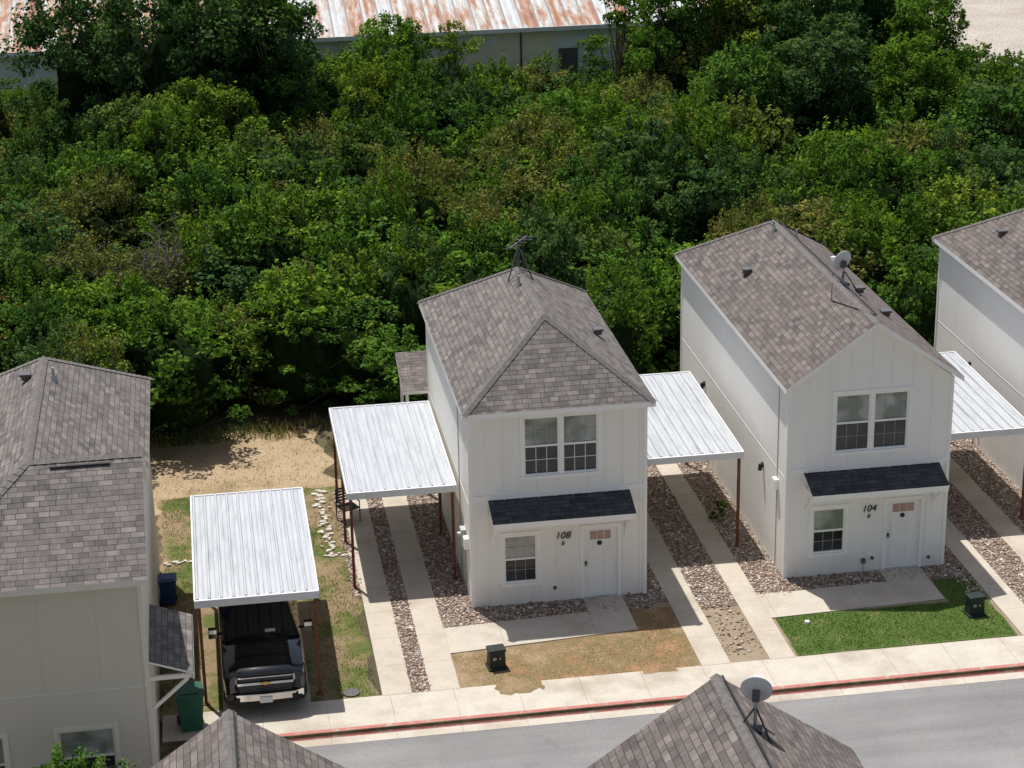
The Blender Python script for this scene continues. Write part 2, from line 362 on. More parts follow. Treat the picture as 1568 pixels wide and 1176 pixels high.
def house(name,x0,x1,y0,y1,ro,zr,yf,yr,front,rear,wm,sh,tr,feat):
    e=empty(name); b=MB()
    holes=feat.get('holes',[])
    wall_y(b,x0,x1,-.2,H,y0,holes,wm)
    b.poly([(x0,y0,-.2),(x0,y0,H),(x0,y1,H),(x0,y1,-.2)],wm); b.poly([(x1,y0,-.2),(x1,y1,-.2),(x1,y1,H),(x1,y0,H)],wm)
    b.poly([(x0,y1,-.2),(x0,y1,H),(x1,y1,H),(x1,y1,-.2)],wm)
    xm=(x0+x1)/2; sl=(zr-ZE)/(xm-(x0-ro))
    if front=='gable': b.poly([(x0,y0,H),(x1,y0,H),(xm,y0,zr-.14-.0)],wm)
    if rear=='gable': b.poly([(x1,y1,H),(x0,y1,H),(xm,y1,zr-.14)],wm)
    b.build('walls',e)
    r=MB(); fo=.3
    hiproof(r,x0-ro,x1+ro,y0-fo,y1+.27,zr,yf,yr,front,rear,sh,tr)
    r.build('roof',e)
    t=MB()
    for xx in (x0-.012,x1-.078): t.box(xx,xx+.09,y0-.024,y0-.001,0,H,tr)
    t.box(x0-.024,x0-.001,y0-.012,y0+.09,0,H,tr); t.box(x0-.022,x0-.001,y1-.09,y1,0,H,tr)
    sp=feat.get('sp',.45); k=x0+sp
    while k<x1-.15:
        segs=[(0.05,H-.12 if front!='gable' else zr-.16-abs(k-xm)*sl-.1)]
        for a0,a1,c0,c1 in holes:
            if a0-.11<k<a1+.11:
                ns=[]
                for s0,s1 in segs:
                    if c1+.12<s0 or c0-.12>s1: ns.append((s0,s1)); continue
                    if c0-.11>s0: ns.append((s0,c0-.11))
                    if c1+.12<s1: ns.append((c1+.12,s1))
                segs=ns
        for s0,s1 in segs:
            t.box(k-.022,k+.022,y0-.018,y0-.001,s0,s1,wm)
        k+=sp
    t.box(x0+.08,x1-.08,y0-.03,y0-.002,3.08,3.2,tr)
    t.box(x0-.006,x0-.001,y0+.09,y1,2.86,2.88,wm)
    t.build('trim',e)
    return e
def door(parent,x0,x1,y,zt):
    b=MB(); t=.09; tr=M['trim']
    b.box(x0-t,x0,y-.028,y-.001,0.02,zt,tr);b.box(x1,x1+t,y-.028,y-.001,.02,zt,tr);b.box(x0-t,x1+t,y-.032,y-.001,zt,zt+t,tr)
    b.box(x0,x1,y-.05,y+.085,-.02,.035,M['galv'])
    b.poly([(x0,y+.05,0.03),(x1,y+.05,0.03),(x1,y+.05,zt),(x0,y+.05,zt)],M['door'])
    w=x1-x0
    for i in range(2):
        for a,c in ((.12,.75),(.88,1.45)):
            xa=x0+.12+i*(w/2-.03); xb=xa+w/2-.21
            b.box(xa,xb,y+.034,y+.0495,a,c,M['door']); b.box(xa+.04,xb-.04,y+.026,y+.0335,a+.04,c-.04,M['door'])
    for i in range(3):
        xa=x0+.17+i*(w-.34)/3; b.box(xa+.012,xa+(w-.34)/3-.012,y+.036,y+.0495,zt-.36,zt-.12,M['pinkglass'])
    b.box(x0+.05,x0+.09,y-.0,y+.049,.95,1.08,M['blk']); b.tube((x0+.07,y-.03,.99),(x0+.07,y+.049,.99),.03,.03,8,M['galv'])
    b.build('door',parent)
    b=MB(); b.tube(((x0+x1)/2-.02,y+.0,zt-.47),((x0+x1)/2-.02,y+.045,zt-.47),.05,.07,10,M['blk']); b.build('door_knocker',parent)
def sidebits(parent,x0,y0,lst):
    b=MB()
    for kind,y,z in lst:
        if kind=='meter':
            b.box(x0-.14,x0-.002,y-.15,y+.15,z,z+.5,M['pvc']); b.tube((x0-.14,y,z+.32),(x0-.22,y,z+.32),.08,.07,12,M['galv'])
            b.tube((x0-.03,y,z),(x0-.03,y,0),.02,.02,6,M['pvc'])
        if kind=='pipe': b.tube((x0-.014,y,0),(x0-.014,y,z),.012,.012,6,M['pvc'])
        if kind=='lamp':
            b.box(x0-.05,x0-.002,y-.05,y+.05,z,z+.14,M['blk']); b.tube((x0-.09,y,z+.1),(x0-.09,y,z-.08),.05,.06,8,M['blk'])
        if kind=='box': b.box(x0-.12,x0-.002,y-.12,y+.12,z,z+.3,M['trim'])
    b.build('wall_fittings',parent)
def frontbits(parent,pts,y):
    b=MB()
    for x,z,k in pts:
        if k=='v': b.tube((x,y-.07,z),(x,y-.001,z),.045,.06,10,M['lead']); b.box(x-.07,x+.07,y-.02,y-.001,z-.07,z+.07,M['trim'])
        if k=='h': b.tube((x,y-.05,.05),(x,y-.05,z),.015,.015,6,M['pvc']); b.box(x-.05,x+.05,y-.1,y-.001,z,z+.12,M['lead'])
    b.build('wall_vents',parent)

W1=4.67
h1holes=[(1.43,3.38,3.66,5.28),(.86,1.74,.64,2.0),(2.98,3.90,.03,2.05)]
h108=house('two_storey_house',0,W1,0,9.0,.17,7.39,1.93,6.24,'hip','hip',M['w108'],M['sh'],M['trim'],dict(holes=h1holes,sp=.45))
window(h108,1.43,3.38,3.66,5.28,0,2,M['trim']); window(h108,.86,1.74,.64,2.0,0,1,M['trim'],1)
door(h108,2.98,3.90,0,2.05); awning(h108,.47,4.22,0)
text(h108,'108',2.42,-.02,1.90,.27); text(h108,'B',2.42,-.02,1.68,.15)
sidebits(h108,0,0,[('meter',1.1,1.35),('box',.6,1.5),('pipe',2.0,5.4),('lamp',7.9,2.3)])
frontbits(h108,[(2.2,.42,'v')],0)
b=MB(); b.slab([(-.75,9.3,2.75),(2.5,9.3,2.75),(2.5,11.2,3.35),(-.75,11.2,3.35)],.1,M['sh2'],M['trim'])
b.box(-.65,-.56,11.0,11.09,0,3.2,M['trim']); b.box(2.3,2.39,11.0,11.09,0,3.2,M['trim']); b.box(-.65,-.56,9.35,9.44,0,2.64,M['trim']); b.build('rear_porch',h108)

def roofbits(parent,kind,pos,sl=1):
    b=MB(); x,y,z=pos
    if kind=='turtle':
        b.box(x-.14,x+.14,y-.14,y+.14,z+.06,z+.13,M['lead']); b.box(x-.1,x+.1,y-.1,y+.1,z-.05,z+.06,M['lead'])
    if kind=='pipe':
        b.tube((x,y,z-.1),(x,y,z+.3),.04,.04,10,M['galv']); b.tube((x,y,z-.1),(x,y,z+.1),.11,.06,10,M['galv'])
    b.build('roof_vent',parent,bevel=.015 if kind=='turtle' else 0)
X2=8.504;W2=4.49;Y2=.14
def H104(x,nm,sh,wm,num,rear=12.15):
    hl=[(x+1.28,x+3.28,3.58,5.2),(x+.76,x+1.66,.67,1.97),(x+2.82,x+3.77,.03,2.05)]
    e=house(nm,x,x+W2,Y2,rear,.17,7.26,0,9.72,'gable','hip',wm,sh,M['trim'],dict(holes=hl,sp=.561))
    window(e,hl[0][0],hl[0][1],3.58,5.2,Y2,2,M['trim'],1); window(e,hl[1][0],hl[1][1],.67,1.97,Y2,1,M['trim'],1)
    door(e,hl[2][0],hl[2][1],Y2,2.05); awning(e,x+.46,x+4.22,Y2)
    if num: text(e,num,x+2.3,Y2-.02,1.88,.27); text(e,'B',x+2.3,Y2-.02,1.66,.15)
    frontbits(e,[(x+2.2,.3,'h'),(x+2.45,.42,'v'),(x+4.05,.3,'v')],Y2)
    sidebits(e,x,Y2,[('box',1.0,2.3),('lamp',2.4,2.35),('pipe',1.0,5.4),('lamp',9.0,2.35),('meter',8.4,1.3)])
    return e
h104=H104(X2,'two_storey_house',M['sh2'],M['w104'],'104')
hR=H104(17.0,'two_storey_house',M['sh2'],M['w104'],'100')
roofbits(h104,'turtle',(9.35,7.6,6.35)); roofbits(h104,'turtle',(11.6,4.0,6.75)); roofbits(h104,'pipe',(10.55,9.0,7.15)); roofbits(h104,'turtle',(11.9,2.6,6.5)); roofbits(h104,'pipe',(11.2,8.8,6.9))
roofbits(h108,'turtle',(4.1,3.6,6.2)); roofbits(h108,'pipe',(2.15,4.9,7.25))
roofbits(hR,'turtle',(18.0,9.6,6.4)); roofbits(hR,'turtle',(18.3,7.0,6.6))
xm=X2+W2/2
b=MB(); b.tube((xm+.1,9.5,7.30),(xm+.1,.3,7.30),.022,.022,6,M['blk'],True)
b.tube((xm+.1,4.1,7.3),(xm-.4,2.6,7.0),.018,.018,6,M['blk']); b.tube((xm-.4,2.6,7.0),(xm+.05,.3,7.3),.018,.018,6,M['blk']); b.build('roof_cable',h104)

def dish(x,y,z,s=1.,rz=0.,hh=.55):
    e=empty('satellite_dish',(x,y,z),rz); b=MB()
    b.box(-.12,.12,-.12,.12,-.05,.02,M['blk']); b.tube((0,0,0),(0,0,hh),.03,.03,8,M['galv'])
    b.tube((-.4,-.3,-.1),(0,0,hh*.7),.016,.016,6,M['blk']); b.tube((.4,-.3,-.35),(0,0,hh*.7),.016,.016,6,M['blk'])
    b.build('mast',e)
    v=[];f=[];R=.36*s;nr=5;ns=24
    v.append((0,0,0))
    for i in range(1,nr+1):
        r=R*i/nr
        for k in range(ns):
            t=2*math.pi*k/ns; v.append((r*math.cos(t)*.92,r*math.sin(t),r*r*.45))
    for k in range(ns): f.append((0,1+k,1+(k+1)%ns))
    for i in range(nr-1):
        for k in range(ns): a=1+i*ns; f.append((a+k,a+ns+k,a+ns+(k+1)%ns,a+(k+1)%ns))
    me=bpy.data.meshes.new('reflector'); me.from_pydata(v,[],f); me.materials.append(M['dish'])
    for p in me.polygons: p.use_smooth=True
    o=bpy.data.objects.new('reflector',me); COL.objects.link(o); o.parent=e
    o.rotation_euler=(math.radians(-72),0,0); o.location=(0,.08,hh+.08)
    so=o.modifiers.new('s','SOLIDIFY'); so.thickness=.012
    b=MB(); b.beam((0,.02,hh-.15),(0,.52,hh-.02),.03,.03,M['galv']); b.box(-.07,.07,.48,.58,hh-.02,hh+.09,M['dish']); b.box(-.06,.06,-.04,.08,hh-.08,hh+.1,M['lead']); b.build('feed_arm',e)
    return e
M['dish']=mk('dish_grey',(.66,.66,.66),.45,amt=.06)
dish(11.0,3.6,7.12,.85,.3); dish(2.15,-19.5,7.12,.8,-.35,.6)
e=empty('tv_antenna',(2.33,6.0,7.4)); b=MB()
for dx,dy,dz in ((-.36,-.3,-.28),(.36,-.3,-.28),(0,.4,-.05)): b.tube((dx,dy,dz),(0,0,.68),.022,.022,6,M['lead'])
b.tube((0,0,.1),(0,0,.85),.026,.026,6,M['lead']); b.beam((-.3,-.3,.70),(.3,.35,.84),.035,.035,M['lead'])
for t,l in ((-.9,.2),(-.5,.26),(0.,.3),(.5,.33),(.95,.36)):
    b.tube((t*.3-l*.75,t*.32+l*.65,.77+t*.07-.05),(t*.3+l*.75,t*.32-l*.65,.77+t*.07+.05),.012,.012,5,M['lead'])
b.build('antenna_frame',e)

# ---- left house
eL=empty('beige_house'); b=MB(); lx0,lx1,ly0,ly1=-12.8,-8.17,-8.12,3.95
lh=[(-12.55,-11.35,.62,1.98),(-10.2,-9.0,.62,1.98)]
wall_y(b,lx0,lx1,-.2,H,ly0,lh,M['wl'])
b.poly([(lx1,ly0,-.2),(lx1,ly1,-.2),(lx1,ly1,H),(lx1,ly0,H)],M['wl']); b.poly([(lx0,ly0,-.2),(lx0,ly0,H),(lx0,ly1,H),(lx0,ly1,-.2)],M['wl']); b.poly([(lx0,ly1,-.2),(lx0,ly1,H),(lx1,ly1,H),(lx1,ly1,-.2)],M['wl'])
ra,rb_=-10.5,7.3
b.poly([(lx1,ly0,H),(lx1,-2.9,H),(lx1,-5.5,rb_-.16)],M['wl'])
b.box(lx1-.08,lx1+.02,ly0-.022,ly0-.001,-.1,H,M['triml']); b.box(lx1+.001,lx1+.02,ly0,ly0+.09,-.1,H,M['triml'])
b.box(lx0,lx1-.08,ly0-.012,ly0-.001,2.9,2.93,M['triml'])
for k in (-11.6,-10.38,-9.16): b.box(k-.01,k+.01,ly0-.007,ly0-.001,2.93,H-.1,M['wl'])
b.build('walls',eL)
for hh in lh: window(eL,*hh,ly0,1,M['triml'],1)
r=MB(); x0,x1,y0,y1=-13.0,-8.0,-8.42,4.2; tr=M['triml'];sh=M['sh']
A=(ra,-5.5,rb_);B=(ra,1.5,rb_);G=(x1,-5.5,rb_);V=(x1,-2.6,ZE)
r.slab([(x1,y1,ZE),B,A,V],.14,sh,tr,[3]); r.slab([A,G,V],.14,sh,tr,[1]); r.slab([(x0,y0,ZE),(x1,y0,ZE),G,A],.14,sh,tr,[0,1])
r.slab([(x0,y0,ZE),A,B,(x0,y1,ZE)],.14,sh,tr,[3]); r.slab([(x1,y1,ZE),(x0,y1,ZE),B],.14,sh,tr,[0])
nL=(-1.72,0,2.5);nR=(1.72,0,2.5);nF=(0,-1.72,2.9);nB=(0,1.72,2.7)
for p,q,n1,n2 in ((A,B,nL,nR),(A,G,nF,nB),(B,(x1,y1,ZE),nR,nB),(B,(x0,y1,ZE),nL,nB),(A,(x0,y0,ZE),nL,nF)): r.capbeam(p,q,.12,n1,n2,M['cap'])
r.beam((-10.0,-5.72,7.2),(-8.7,-5.72,7.2),.06,.03,M['blk'])
r.build('roof',eL)
roofbits(eL,'turtle',(-10.9,.6,7.1)); roofbits(eL,'pipe',(-10.2,.3,7.12)); roofbits(eL,'turtle',(-11.6,-2.6,6.6))
b=MB(); zz1,zz0=3.06,2.70
b.slab([(lx1,-7.3,zz1),(-7.2,-7.3,zz0),(-7.2,-4.4,zz0),(lx1,-4.4,zz1)],.05,M['sh'],M['trim'])
b.box(-7.24,-7.2,-7.3,-4.4,zz0-.16,zz0-.052,M['trim'])
for y in (-7.2,-4.5):
    b.box(lx1,-7.25,y-.04,y+.04,zz0-.15,zz0-.06,M['trim']); b.beam((-7.35,y,zz0-.17),(lx1+.03,y,zz0-.85),.07,.07,M['trim'])
b.box(lx1+.001,lx1+.12,-3.3,-3.0,1.3,1.8,M['pvc']); b.box(lx1+.001,-7.75,-4.2,-3.9,2.0,2.3,M['galv'])
b.build('awning',eL)

# ---- foreground houses (roofs seen, walls below)
for cx,yy,nm in ((-6.45,-17.55,'two_storey_house'),(1.9,-17.9,'two_storey_house')):
    e=empty(nm); b=MB(); x0,x1=cx-2.3,cx+2.3;y1=yy-.3;y0=yy-11.5
    for P in ([(x0,y0,-.2),(x1,y0,-.2),(x1,y0,H),(x0,y0,H)],[(x0,y1,-.2),(x0,y1,H),(x1,y1,H),(x1,y1,-.2)],[(x0,y0,-.2),(x0,y0,H),(x0,y1,H),(x0,y1,-.2)],[(x1,y0,-.2),(x1,y1,-.2),(x1,y1,H),(x1,y0,H)]): b.poly(P,M['w104'])
    b.poly([(x1,y1,H),(x0,y1,H),(cx,y1,7.14)],M['w104'])
    b.box(x0+1.3,x1-1.3,y1,y1+.03,3.6,5.2,M['trim']); b.box(x0+1.38,x1-1.38,y1+.031,y1+.034,3.68,5.12,M['gl'])
    b.build('walls',e); r=MB()
    hiproof(r,cx-2.5,cx+2.5,y0-.3,yy,7.3,y0+2.2,0,'hip','gable',M['sh2'],M['trim']); r.build('roof',e)
    if cx>0: roofbits(e,'turtle',(cx-.9,yy-3.,6.6))
    b=MB(); b.tube((cx+.08,yy-.1,7.34),(cx+.08,yy-6,7.34),.016,.016,6,M['blk']); b.build('roof_cable',e)

# ------------------------------------------------------------------ carports
def carport(x0,x1,y0,y1,z,posts,drop=0.):
    e=empty('carport'); b=MB(); n=int(round((x1-x0)/.31)); p=(x1-x0-.08)/n; xs=[]
    for k in range(n):
        a=x0+.04+k*p; xs+=[(a,0),(a+.02,.05),(a+.06,.05),(a+.08,0),(a+.5*p+.02,0.0),(a+.5*p+.04,.014),(a+.5*p+.06,.0)]
    xs.append((x1-.04,0))
    zt=lambda y: z-.06+.10*(y-y0)/(y1-y0)
    for (a,ha),(c,hc) in zip(xs[:-1],xs[1:]):
        b.poly([(a,y0+.02,zt(y0)+ha),(c,y0+.02,zt(y0)+hc),(c,y1-.02,zt(y1)+hc),(a,y1-.02,zt(y1)+ha)],M['mroof'])
    b.build('roof_sheet',e)
    b=MB()
    b.box(x0,x1,y0-.06,y0+.02,z-.22,z-.03,M['fascia']); b.box(x0,x1,y1-.02,y1+.04,z-.13,z+.065,M['fascia'])
    b.beam((x0+.015,y0+.021,z-.115),(x0+.015,y1-.021,z-.015),.045,.17,M['fascia']); b.beam((x1-.015,y0+.021,z-.115),(x1-.015,y1-.021,z-.015),.045,.17,M['fascia'])
    b.build('fascia',e)
    b=MB()
    for k in range(5):
        y=y0+.25+(y1-y0-.5)*k/4; b.beam((x0+.06,y,z-.14),(x1-.06,y,z-.14),.05,.08,M['rust'])
    for x in (x0+.12,x1-.12): b.beam((x,y0+.05,z-.21),(x,y1-.05,z-.19),.06,.07,M['rust'])
    for px,py in posts: b.beam((px,py,0),(px,py,z-.2),.075,.075,M['rust'],(0,1,0)); b.box(px-.09,px+.09,py-.09,py+.09,.0,.03,M['rust'])
    b.build('frame',e)
def P4(x0,x1,y0,y1,mid=True):
    L=[(x0+.1,y0+.1),(x1-.1,y0+.1),(x0+.1,y1-.15),(x1-.1,y1-.15)]
    if mid: L+=[(x0+.1,(y0+y1)/2),(x1-.1,(y0+y1)/2)]
    return L
carport(-3.06,-.13,1.76,7.9,2.87,P4(-3.06,-.13,1.76,7.9))
carport(-7.15,-4.2,-3.95,2.15,2.87,P4(-7.15,-4.2,-3.95,2.15,False))
carport(4.95,7.92,2.33,8.6,2.94,P4(4.95,7.92,2.33,8.6,False))
carport(13.35,16.35,2.5,8.7,2.92,P4(13.35,16.35,2.5,8.7,False))

# ------------------------------------------------------------------ ground etc.
b=MB(); YC=-5.78; g=M['ground']
b.poly([(-600,YC,0),(600,YC,0),(600,900,0),(-600,900,0)],g)
b.poly([(-600,YC-.02,-.13),(600,YC-.02,-.13),(600,YC,0),(-600,YC,0)],g)
b.poly([(-600,-13.02,-.13),(600,-13.02,-.13),(600,YC-.02,-.13),(-600,YC-.02,-.13)],g)
b.poly([(-600,-13.04,0),(600,-13.04,0),(600,-13.02,-.13),(-600,-13.02,-.13)],g)
b.poly([(-600,-500,0),(600,-500,0),(600,-13.04,0),(-600,-13.04,0)],g)
b.build('ground')
def irregular(x0,x1,y0,y1,z,mat,name,amp=.08,step=.25,seed=0):
    rg=random.Random(seed); pts=[]
    def edge(ax,ay,bx,by):
        L=math.hypot(bx-ax,by-ay); n=max(2,int(L/step)); nx,ny=(by-ay)/L,-(bx-ax)/L; o=0
        for i in range(n):
            t=i/n; o=o*.6+rg.uniform(-amp,amp)*.8; pts.append((ax+(bx-ax)*t+nx*o,ay+(by-ay)*t+ny*o,z))
    edge(x0,y0,x1,y0);edge(x1,y0,x1,y1);edge(x1,y1,x0,y1);edge(x0,y1,x0,y0)
    b=MB(); b.poly(pts,mat); return b.build(name)
def sheet(name,pts,z,mat): b=MB(); b.poly([(x,y,z) for x,y in pts],mat); return b.build(name)
def slabobj(name,polys,z,mat):
    b=MB()
    for pts in polys: b.slab([(x,y,z) for x,y in pts],z-.0+.05,mat,mat)
    return b.build(name)
irregular(-9.2,-2.9,8.0,14.2,.004,M['dirt'],'dirt_yard',.4,.4,1)
irregular(-8.15,-2.9,-4.4,9.0,.008,M['mixg'],'yard_lawn',.15,.3,2)
irregular(4.7,13.6,-4.3,13,.004,M['gravel'],'gravel_ground',.05,.3,3)
irregular(-1.0,5.15,-4.35,-.9,.012,M['brown'],'dry_lawn',.03,.3,4)
rb=MB()
RK=[(-2.12,-1.62,-4.3,8.6),(-.94,0,-1.0,9.3),(0,4.7,-.95,0.0),(4.68,5.15,-.6,9),(5.85,6.9,-1.2,9),(7.5,8.5,-.9,9),(8.5,13.0,-.62,.14),(-3.05,-2.75,1.2,8.6),(13.0,13.5,-1.6,9),(14.2,15.2,-3.9,9),(15.9,17.,-3.9,9)]
for q in RK: rb.poly([(q[0],q[2],.014),(q[1],q[2],.014),(q[1],q[3],.014),(q[0],q[3],.014)],M['rock'])
rb.build('rock_bed')
def stone_mesh():
    base=np.array([(1,0,0),(-1,0,0),(0,1,0),(0,-1,0),(0,0,1),(0,0,-1)],float)
    fc=np.array([(0,2,4),(2,1,4),(1,3,4),(3,0,4),(2,0,5),(1,2,5),(3,1,5),(0,3,5)])
    V=[];F=[];T=[];n0=0
    for x0,x1,y0,y1 in RK+[(5.9,6.85,-3.9,-1.2)]:
        n=int((x1-x0)*(y1-y0)*(330 if (x0,y0)!=(5.9,-3.9) else 60))
        if n<=0: continue
        c=np.stack([rng.uniform(x0,x1,n),rng.uniform(y0,y1,n),rng.uniform(.012,.03,n)],1)
        s=rng.lognormal(-3.5,.35,(n,1)); sh=np.concatenate([s*rng.uniform(.7,1.3,(n,1)),s*rng.uniform(.7,1.3,(n,1)),s*rng.uniform(.5,.8,(n,1))],1)
        a=rng.uniform(0,6.28,n); ca,sa=np.cos(a),np.sin(a)
        p=base[None]*rng.uniform(.75,1.25,(n,6,1))*sh[:,None,:]
        q=p.copy(); q[...,0]=p[...,0]*ca[:,None]-p[...,1]*sa[:,None]; q[...,1]=p[...,0]*sa[:,None]+p[...,1]*ca[:,None]
        V.append((q+c[:,None]).reshape(-1,3)); F.append((fc[None]+(np.arange(n)*6)[:,None,None]+n0).reshape(-1,3)); T.append(np.repeat(rng.uniform(0,1,n)**1.2,6)); n0+=n*6
    return np.concatenate(V),np.concatenate(F),np.concatenate(T)
def npmesh(name,V,F,T,mats,mi=None):
    me=bpy.data.meshes.new(name); k=F.shape[1]
    me.vertices.add(len(V)); me.vertices.foreach_set('co',V.astype(np.float32).ravel())
    me.loops.add(F.size); me.loops.foreach_set('vertex_index',F.astype(np.int32).ravel())
    me.polygons.add(len(F)); me.polygons.foreach_set('loop_start',np.arange(0,F.size,k,dtype=np.int32)); me.polygons.foreach_set('loop_total',np.full(len(F),k,dtype=np.int32))
    for m in mats: me.materials.append(m)
    if mi is not None: me.polygons.foreach_set('material_index',mi.astype(np.int32))
    at=me.attributes.new('tint','FLOAT','POINT'); at.data.foreach_set('value',T.astype(np.float32))
    me.update(calc_edges=True); me.validate(); return me
V,F,T=stone_mesh(); o=bpy.data.objects.new('river_rock',npmesh('river_rock',V,F,T,[M['stone']])); COL.objects.link(o)

slabobj('driveway_strips',[[(-2.82,-4.3),(-2.1,-4.3),(-2.1,8.4),(-2.82,8.4)],[(-1.64,-4.3),(-.92,-4.3),(-.92,8.4),(-1.64,8.4)],
 [(5.13,-4.3),(5.87,-4.3),(5.87,9),(5.13,9)],[(6.88,-4.3),(7.53,-4.3),(7.53,9),(6.88,9)],[(13.5,-4.3),(14.2,-4.3),(14.2,9),(13.5,9)],[(15.2,-4.3),(15.9,-4.3),(15.9,9),(15.2,9)]],.034,M['strip'])
slabobj('walkway',[[(-.918,-2.45),(4.0,-2.05),(4.0,-.02),(2.95,-.02),(2.95,-.82),(-.918,-1.05)],
 [(7.532,-2.1),(12.3,-1.9),(12.3,.1),(11.15,.1),(11.15,-.62),(7.532,-.72)]],.038,M['walk'])
slabobj('truck_driveway',[[(-6.65,-4.28),(-4.55,-4.28),(-4.55,2.1),(-6.65,2.1)]],.03,M['strip'])
b=MB(); b.slab([(-8.1,-5.5,.03),(60,-5.5,.03),(60,-4.28,.03),(-8.1,-4.28,.03)],.06,M['side'],M['side'])
b.slab([(-7.2,-8.6,.02),(-6.2,-8.6,.02),(-6.2,-5.52,.02),(-7.2,-5.52,.02)],.2,M['side'],M['side'])
b.build('sidewalk')
b=MB(); b.slab([(-6.2,-5.66,.028),(60,-5.66,.028),(60,-5.503,.031),(-6.2,-5.503,.031)],.06,M['side'],M['side'],[1,2,3])
b.poly([(-6.2,-5.74,.0),(60,-5.74,.0),(60,-5.66,.028),(-6.2,-5.66,.028)],M['red'])
b.poly([(-6.2,-5.83,-.118),(60,-5.83,-.118),(60,-5.74,.0),(-6.2,-5.74,.0)],M['red']); b.build('kerb')
b=MB(); b.poly([(-6.2,-6.15,-.117),(60,-6.15,-.117),(60,-5.831,-.117),(-6.2,-5.831,-.117)],M['side']); b.build('gutter')
sheet('road',[(-6.2,-12.9),(60,-12.9),(60,-6.151),(-6.2,-6.151)],-.122,M['asph'])
irregular(7.62,13.4,-4.2,-2.05,.016,M['lawn'],'green_lawn',.03,.3,6)
irregular(12.35,13.45,-2.2,-.7,.02,M['lawn'],'green_lawn',.03,.3,7)
irregular(.0,1.1,-4.75,-4.2,.034,M['brown'],'dirt_spill',.12,.12,17); irregular(3.6,4.5,-4.45,-4.2,.034,M['brown'],'dirt_spill',.06,.12,18)
sheet('gravel_lot',[(31,57),(90,57),(120,140),(42,140)],.01,M['lot'])
M['lime']=mk('limestone',(.50,.46,.39),.9,amt=.25)
b=MB()
def pebble(x,y,s,z0=.005):
    n=7; a0=random.uniform(0,6); rr=[s*random.uniform(.7,1.2) for _ in range(n)]; hz=random.uniform(.03,.07)
    lo=[(x+rr[k]*math.cos(a0+k*6.283/n),y+rr[k]*.75*math.sin(a0+k*6.283/n),z0) for k in range(n)]; hi=[(x+(p[0]-x)*.82,y+(p[1]-y)*.82,z0+hz) for p in lo]
    b.poly(hi,M['lime'])
    for k in range(n): b.poly([lo[k],lo[(k+1)%n],hi[(k+1)%n],hi[k]],M['lime'])
for i in range(56): pebble(-3.46+random.gauss(0,.09),4.0+i*.085,random.uniform(.06,.13))
for i in range(16): pebble(-8.0+i*.09,4.3+random.uniform(-.12,.12),random.uniform(.05,.11))
for i in range(10): pebble(-3.6+i*.1,4.0+random.uniform(-.15,.15),random.uniform(.05,.1))
b.build('stone_edging')

def blades(name,regs,dens,h,w,mats,dry):
    V=[];F=[];T=[];MI=[];n0=0
    for x0,x1,y0,y1 in regs:
        n=int((x1-x0)*(y1-y0)*dens); bx=rng.uniform(x0,x1,n); by=rng.uniform(y0,y1,n)
        cl=np.sin(bx*2.1+1)*np.cos(by*1.7)+np.sin(bx*.9-by*1.3)+rng.normal(0,.5,n)
        keep=cl>-.6 if dry is not None else np.ones(n,bool)
        bx,by,cl=bx[keep],by[keep],cl[keep]; n=len(bx)
        a=rng.uniform(0,6.28,n); hh=h*rng.uniform(.5,1.3,n); ww=w*rng.uniform(.6,1.2,n); lx=rng.normal(0,.4,n)*hh; ly=rng.normal(0,.4,n)*hh
        p=np.zeros((n,3,3)); p[:,0,0]=bx-np.cos(a)*ww; p[:,0,1]=by-np.sin(a)*ww; p[:,1,0]=bx+np.cos(a)*ww; p[:,1,1]=by+np.sin(a)*ww
        p[:,0,2]=p[:,1,2]=.01; p[:,2,0]=bx+lx; p[:,2,1]=by+ly; p[:,2,2]=.015+hh
        V.append(p.reshape(-1,3)); F.append(np.arange(n*3).reshape(-1,3)+n0); n0+=n*3; T.append(np.repeat(rng.uniform(.3,.7,n),3))
        MI.append((cl+rng.normal(0,.6,n)<(dry if dry is not None else -9)).astype(int))
    o=bpy.data.objects.new(name,npmesh(name,np.concatenate(V),np.concatenate(F),np.concatenate(T),mats,np.concatenate(MI))); COL.objects.link(o)
blades('lawn_grass',[(7.65,13.35,-4.15,-2.1),(12.4,13.4,-2.1,-.7)],900,.04,.011,[M['leafg'],M['leafb']],None)
blades('dry_grass',[(-.85,5.05,-4.25,-2.5),(4.05,5.05,-2.5,-.9)],240,.03,.011,[M['leafg'],M['leafb']],3.0)
blades('yard_grass',[(-8.1,-2.95,2.3,9.0),(-4.3,-2.95,-4.2,2.3),(-8.1,-7.1,-4.2,2.3)],260,.06,.012,[M['leafg'],M['leafb']],.6)
blades('dirt_weeds',[(-9,-3,9.3,13.2)],45,.07,.014,[M['leafg'],M['leafb']],1.4)
blades('tall_grass',[(-9.2,-2.6,13.1,14.3),(-3,5,12.,13.2)],130,.38,.02,[M['leafg'],M['leafb']],.5)

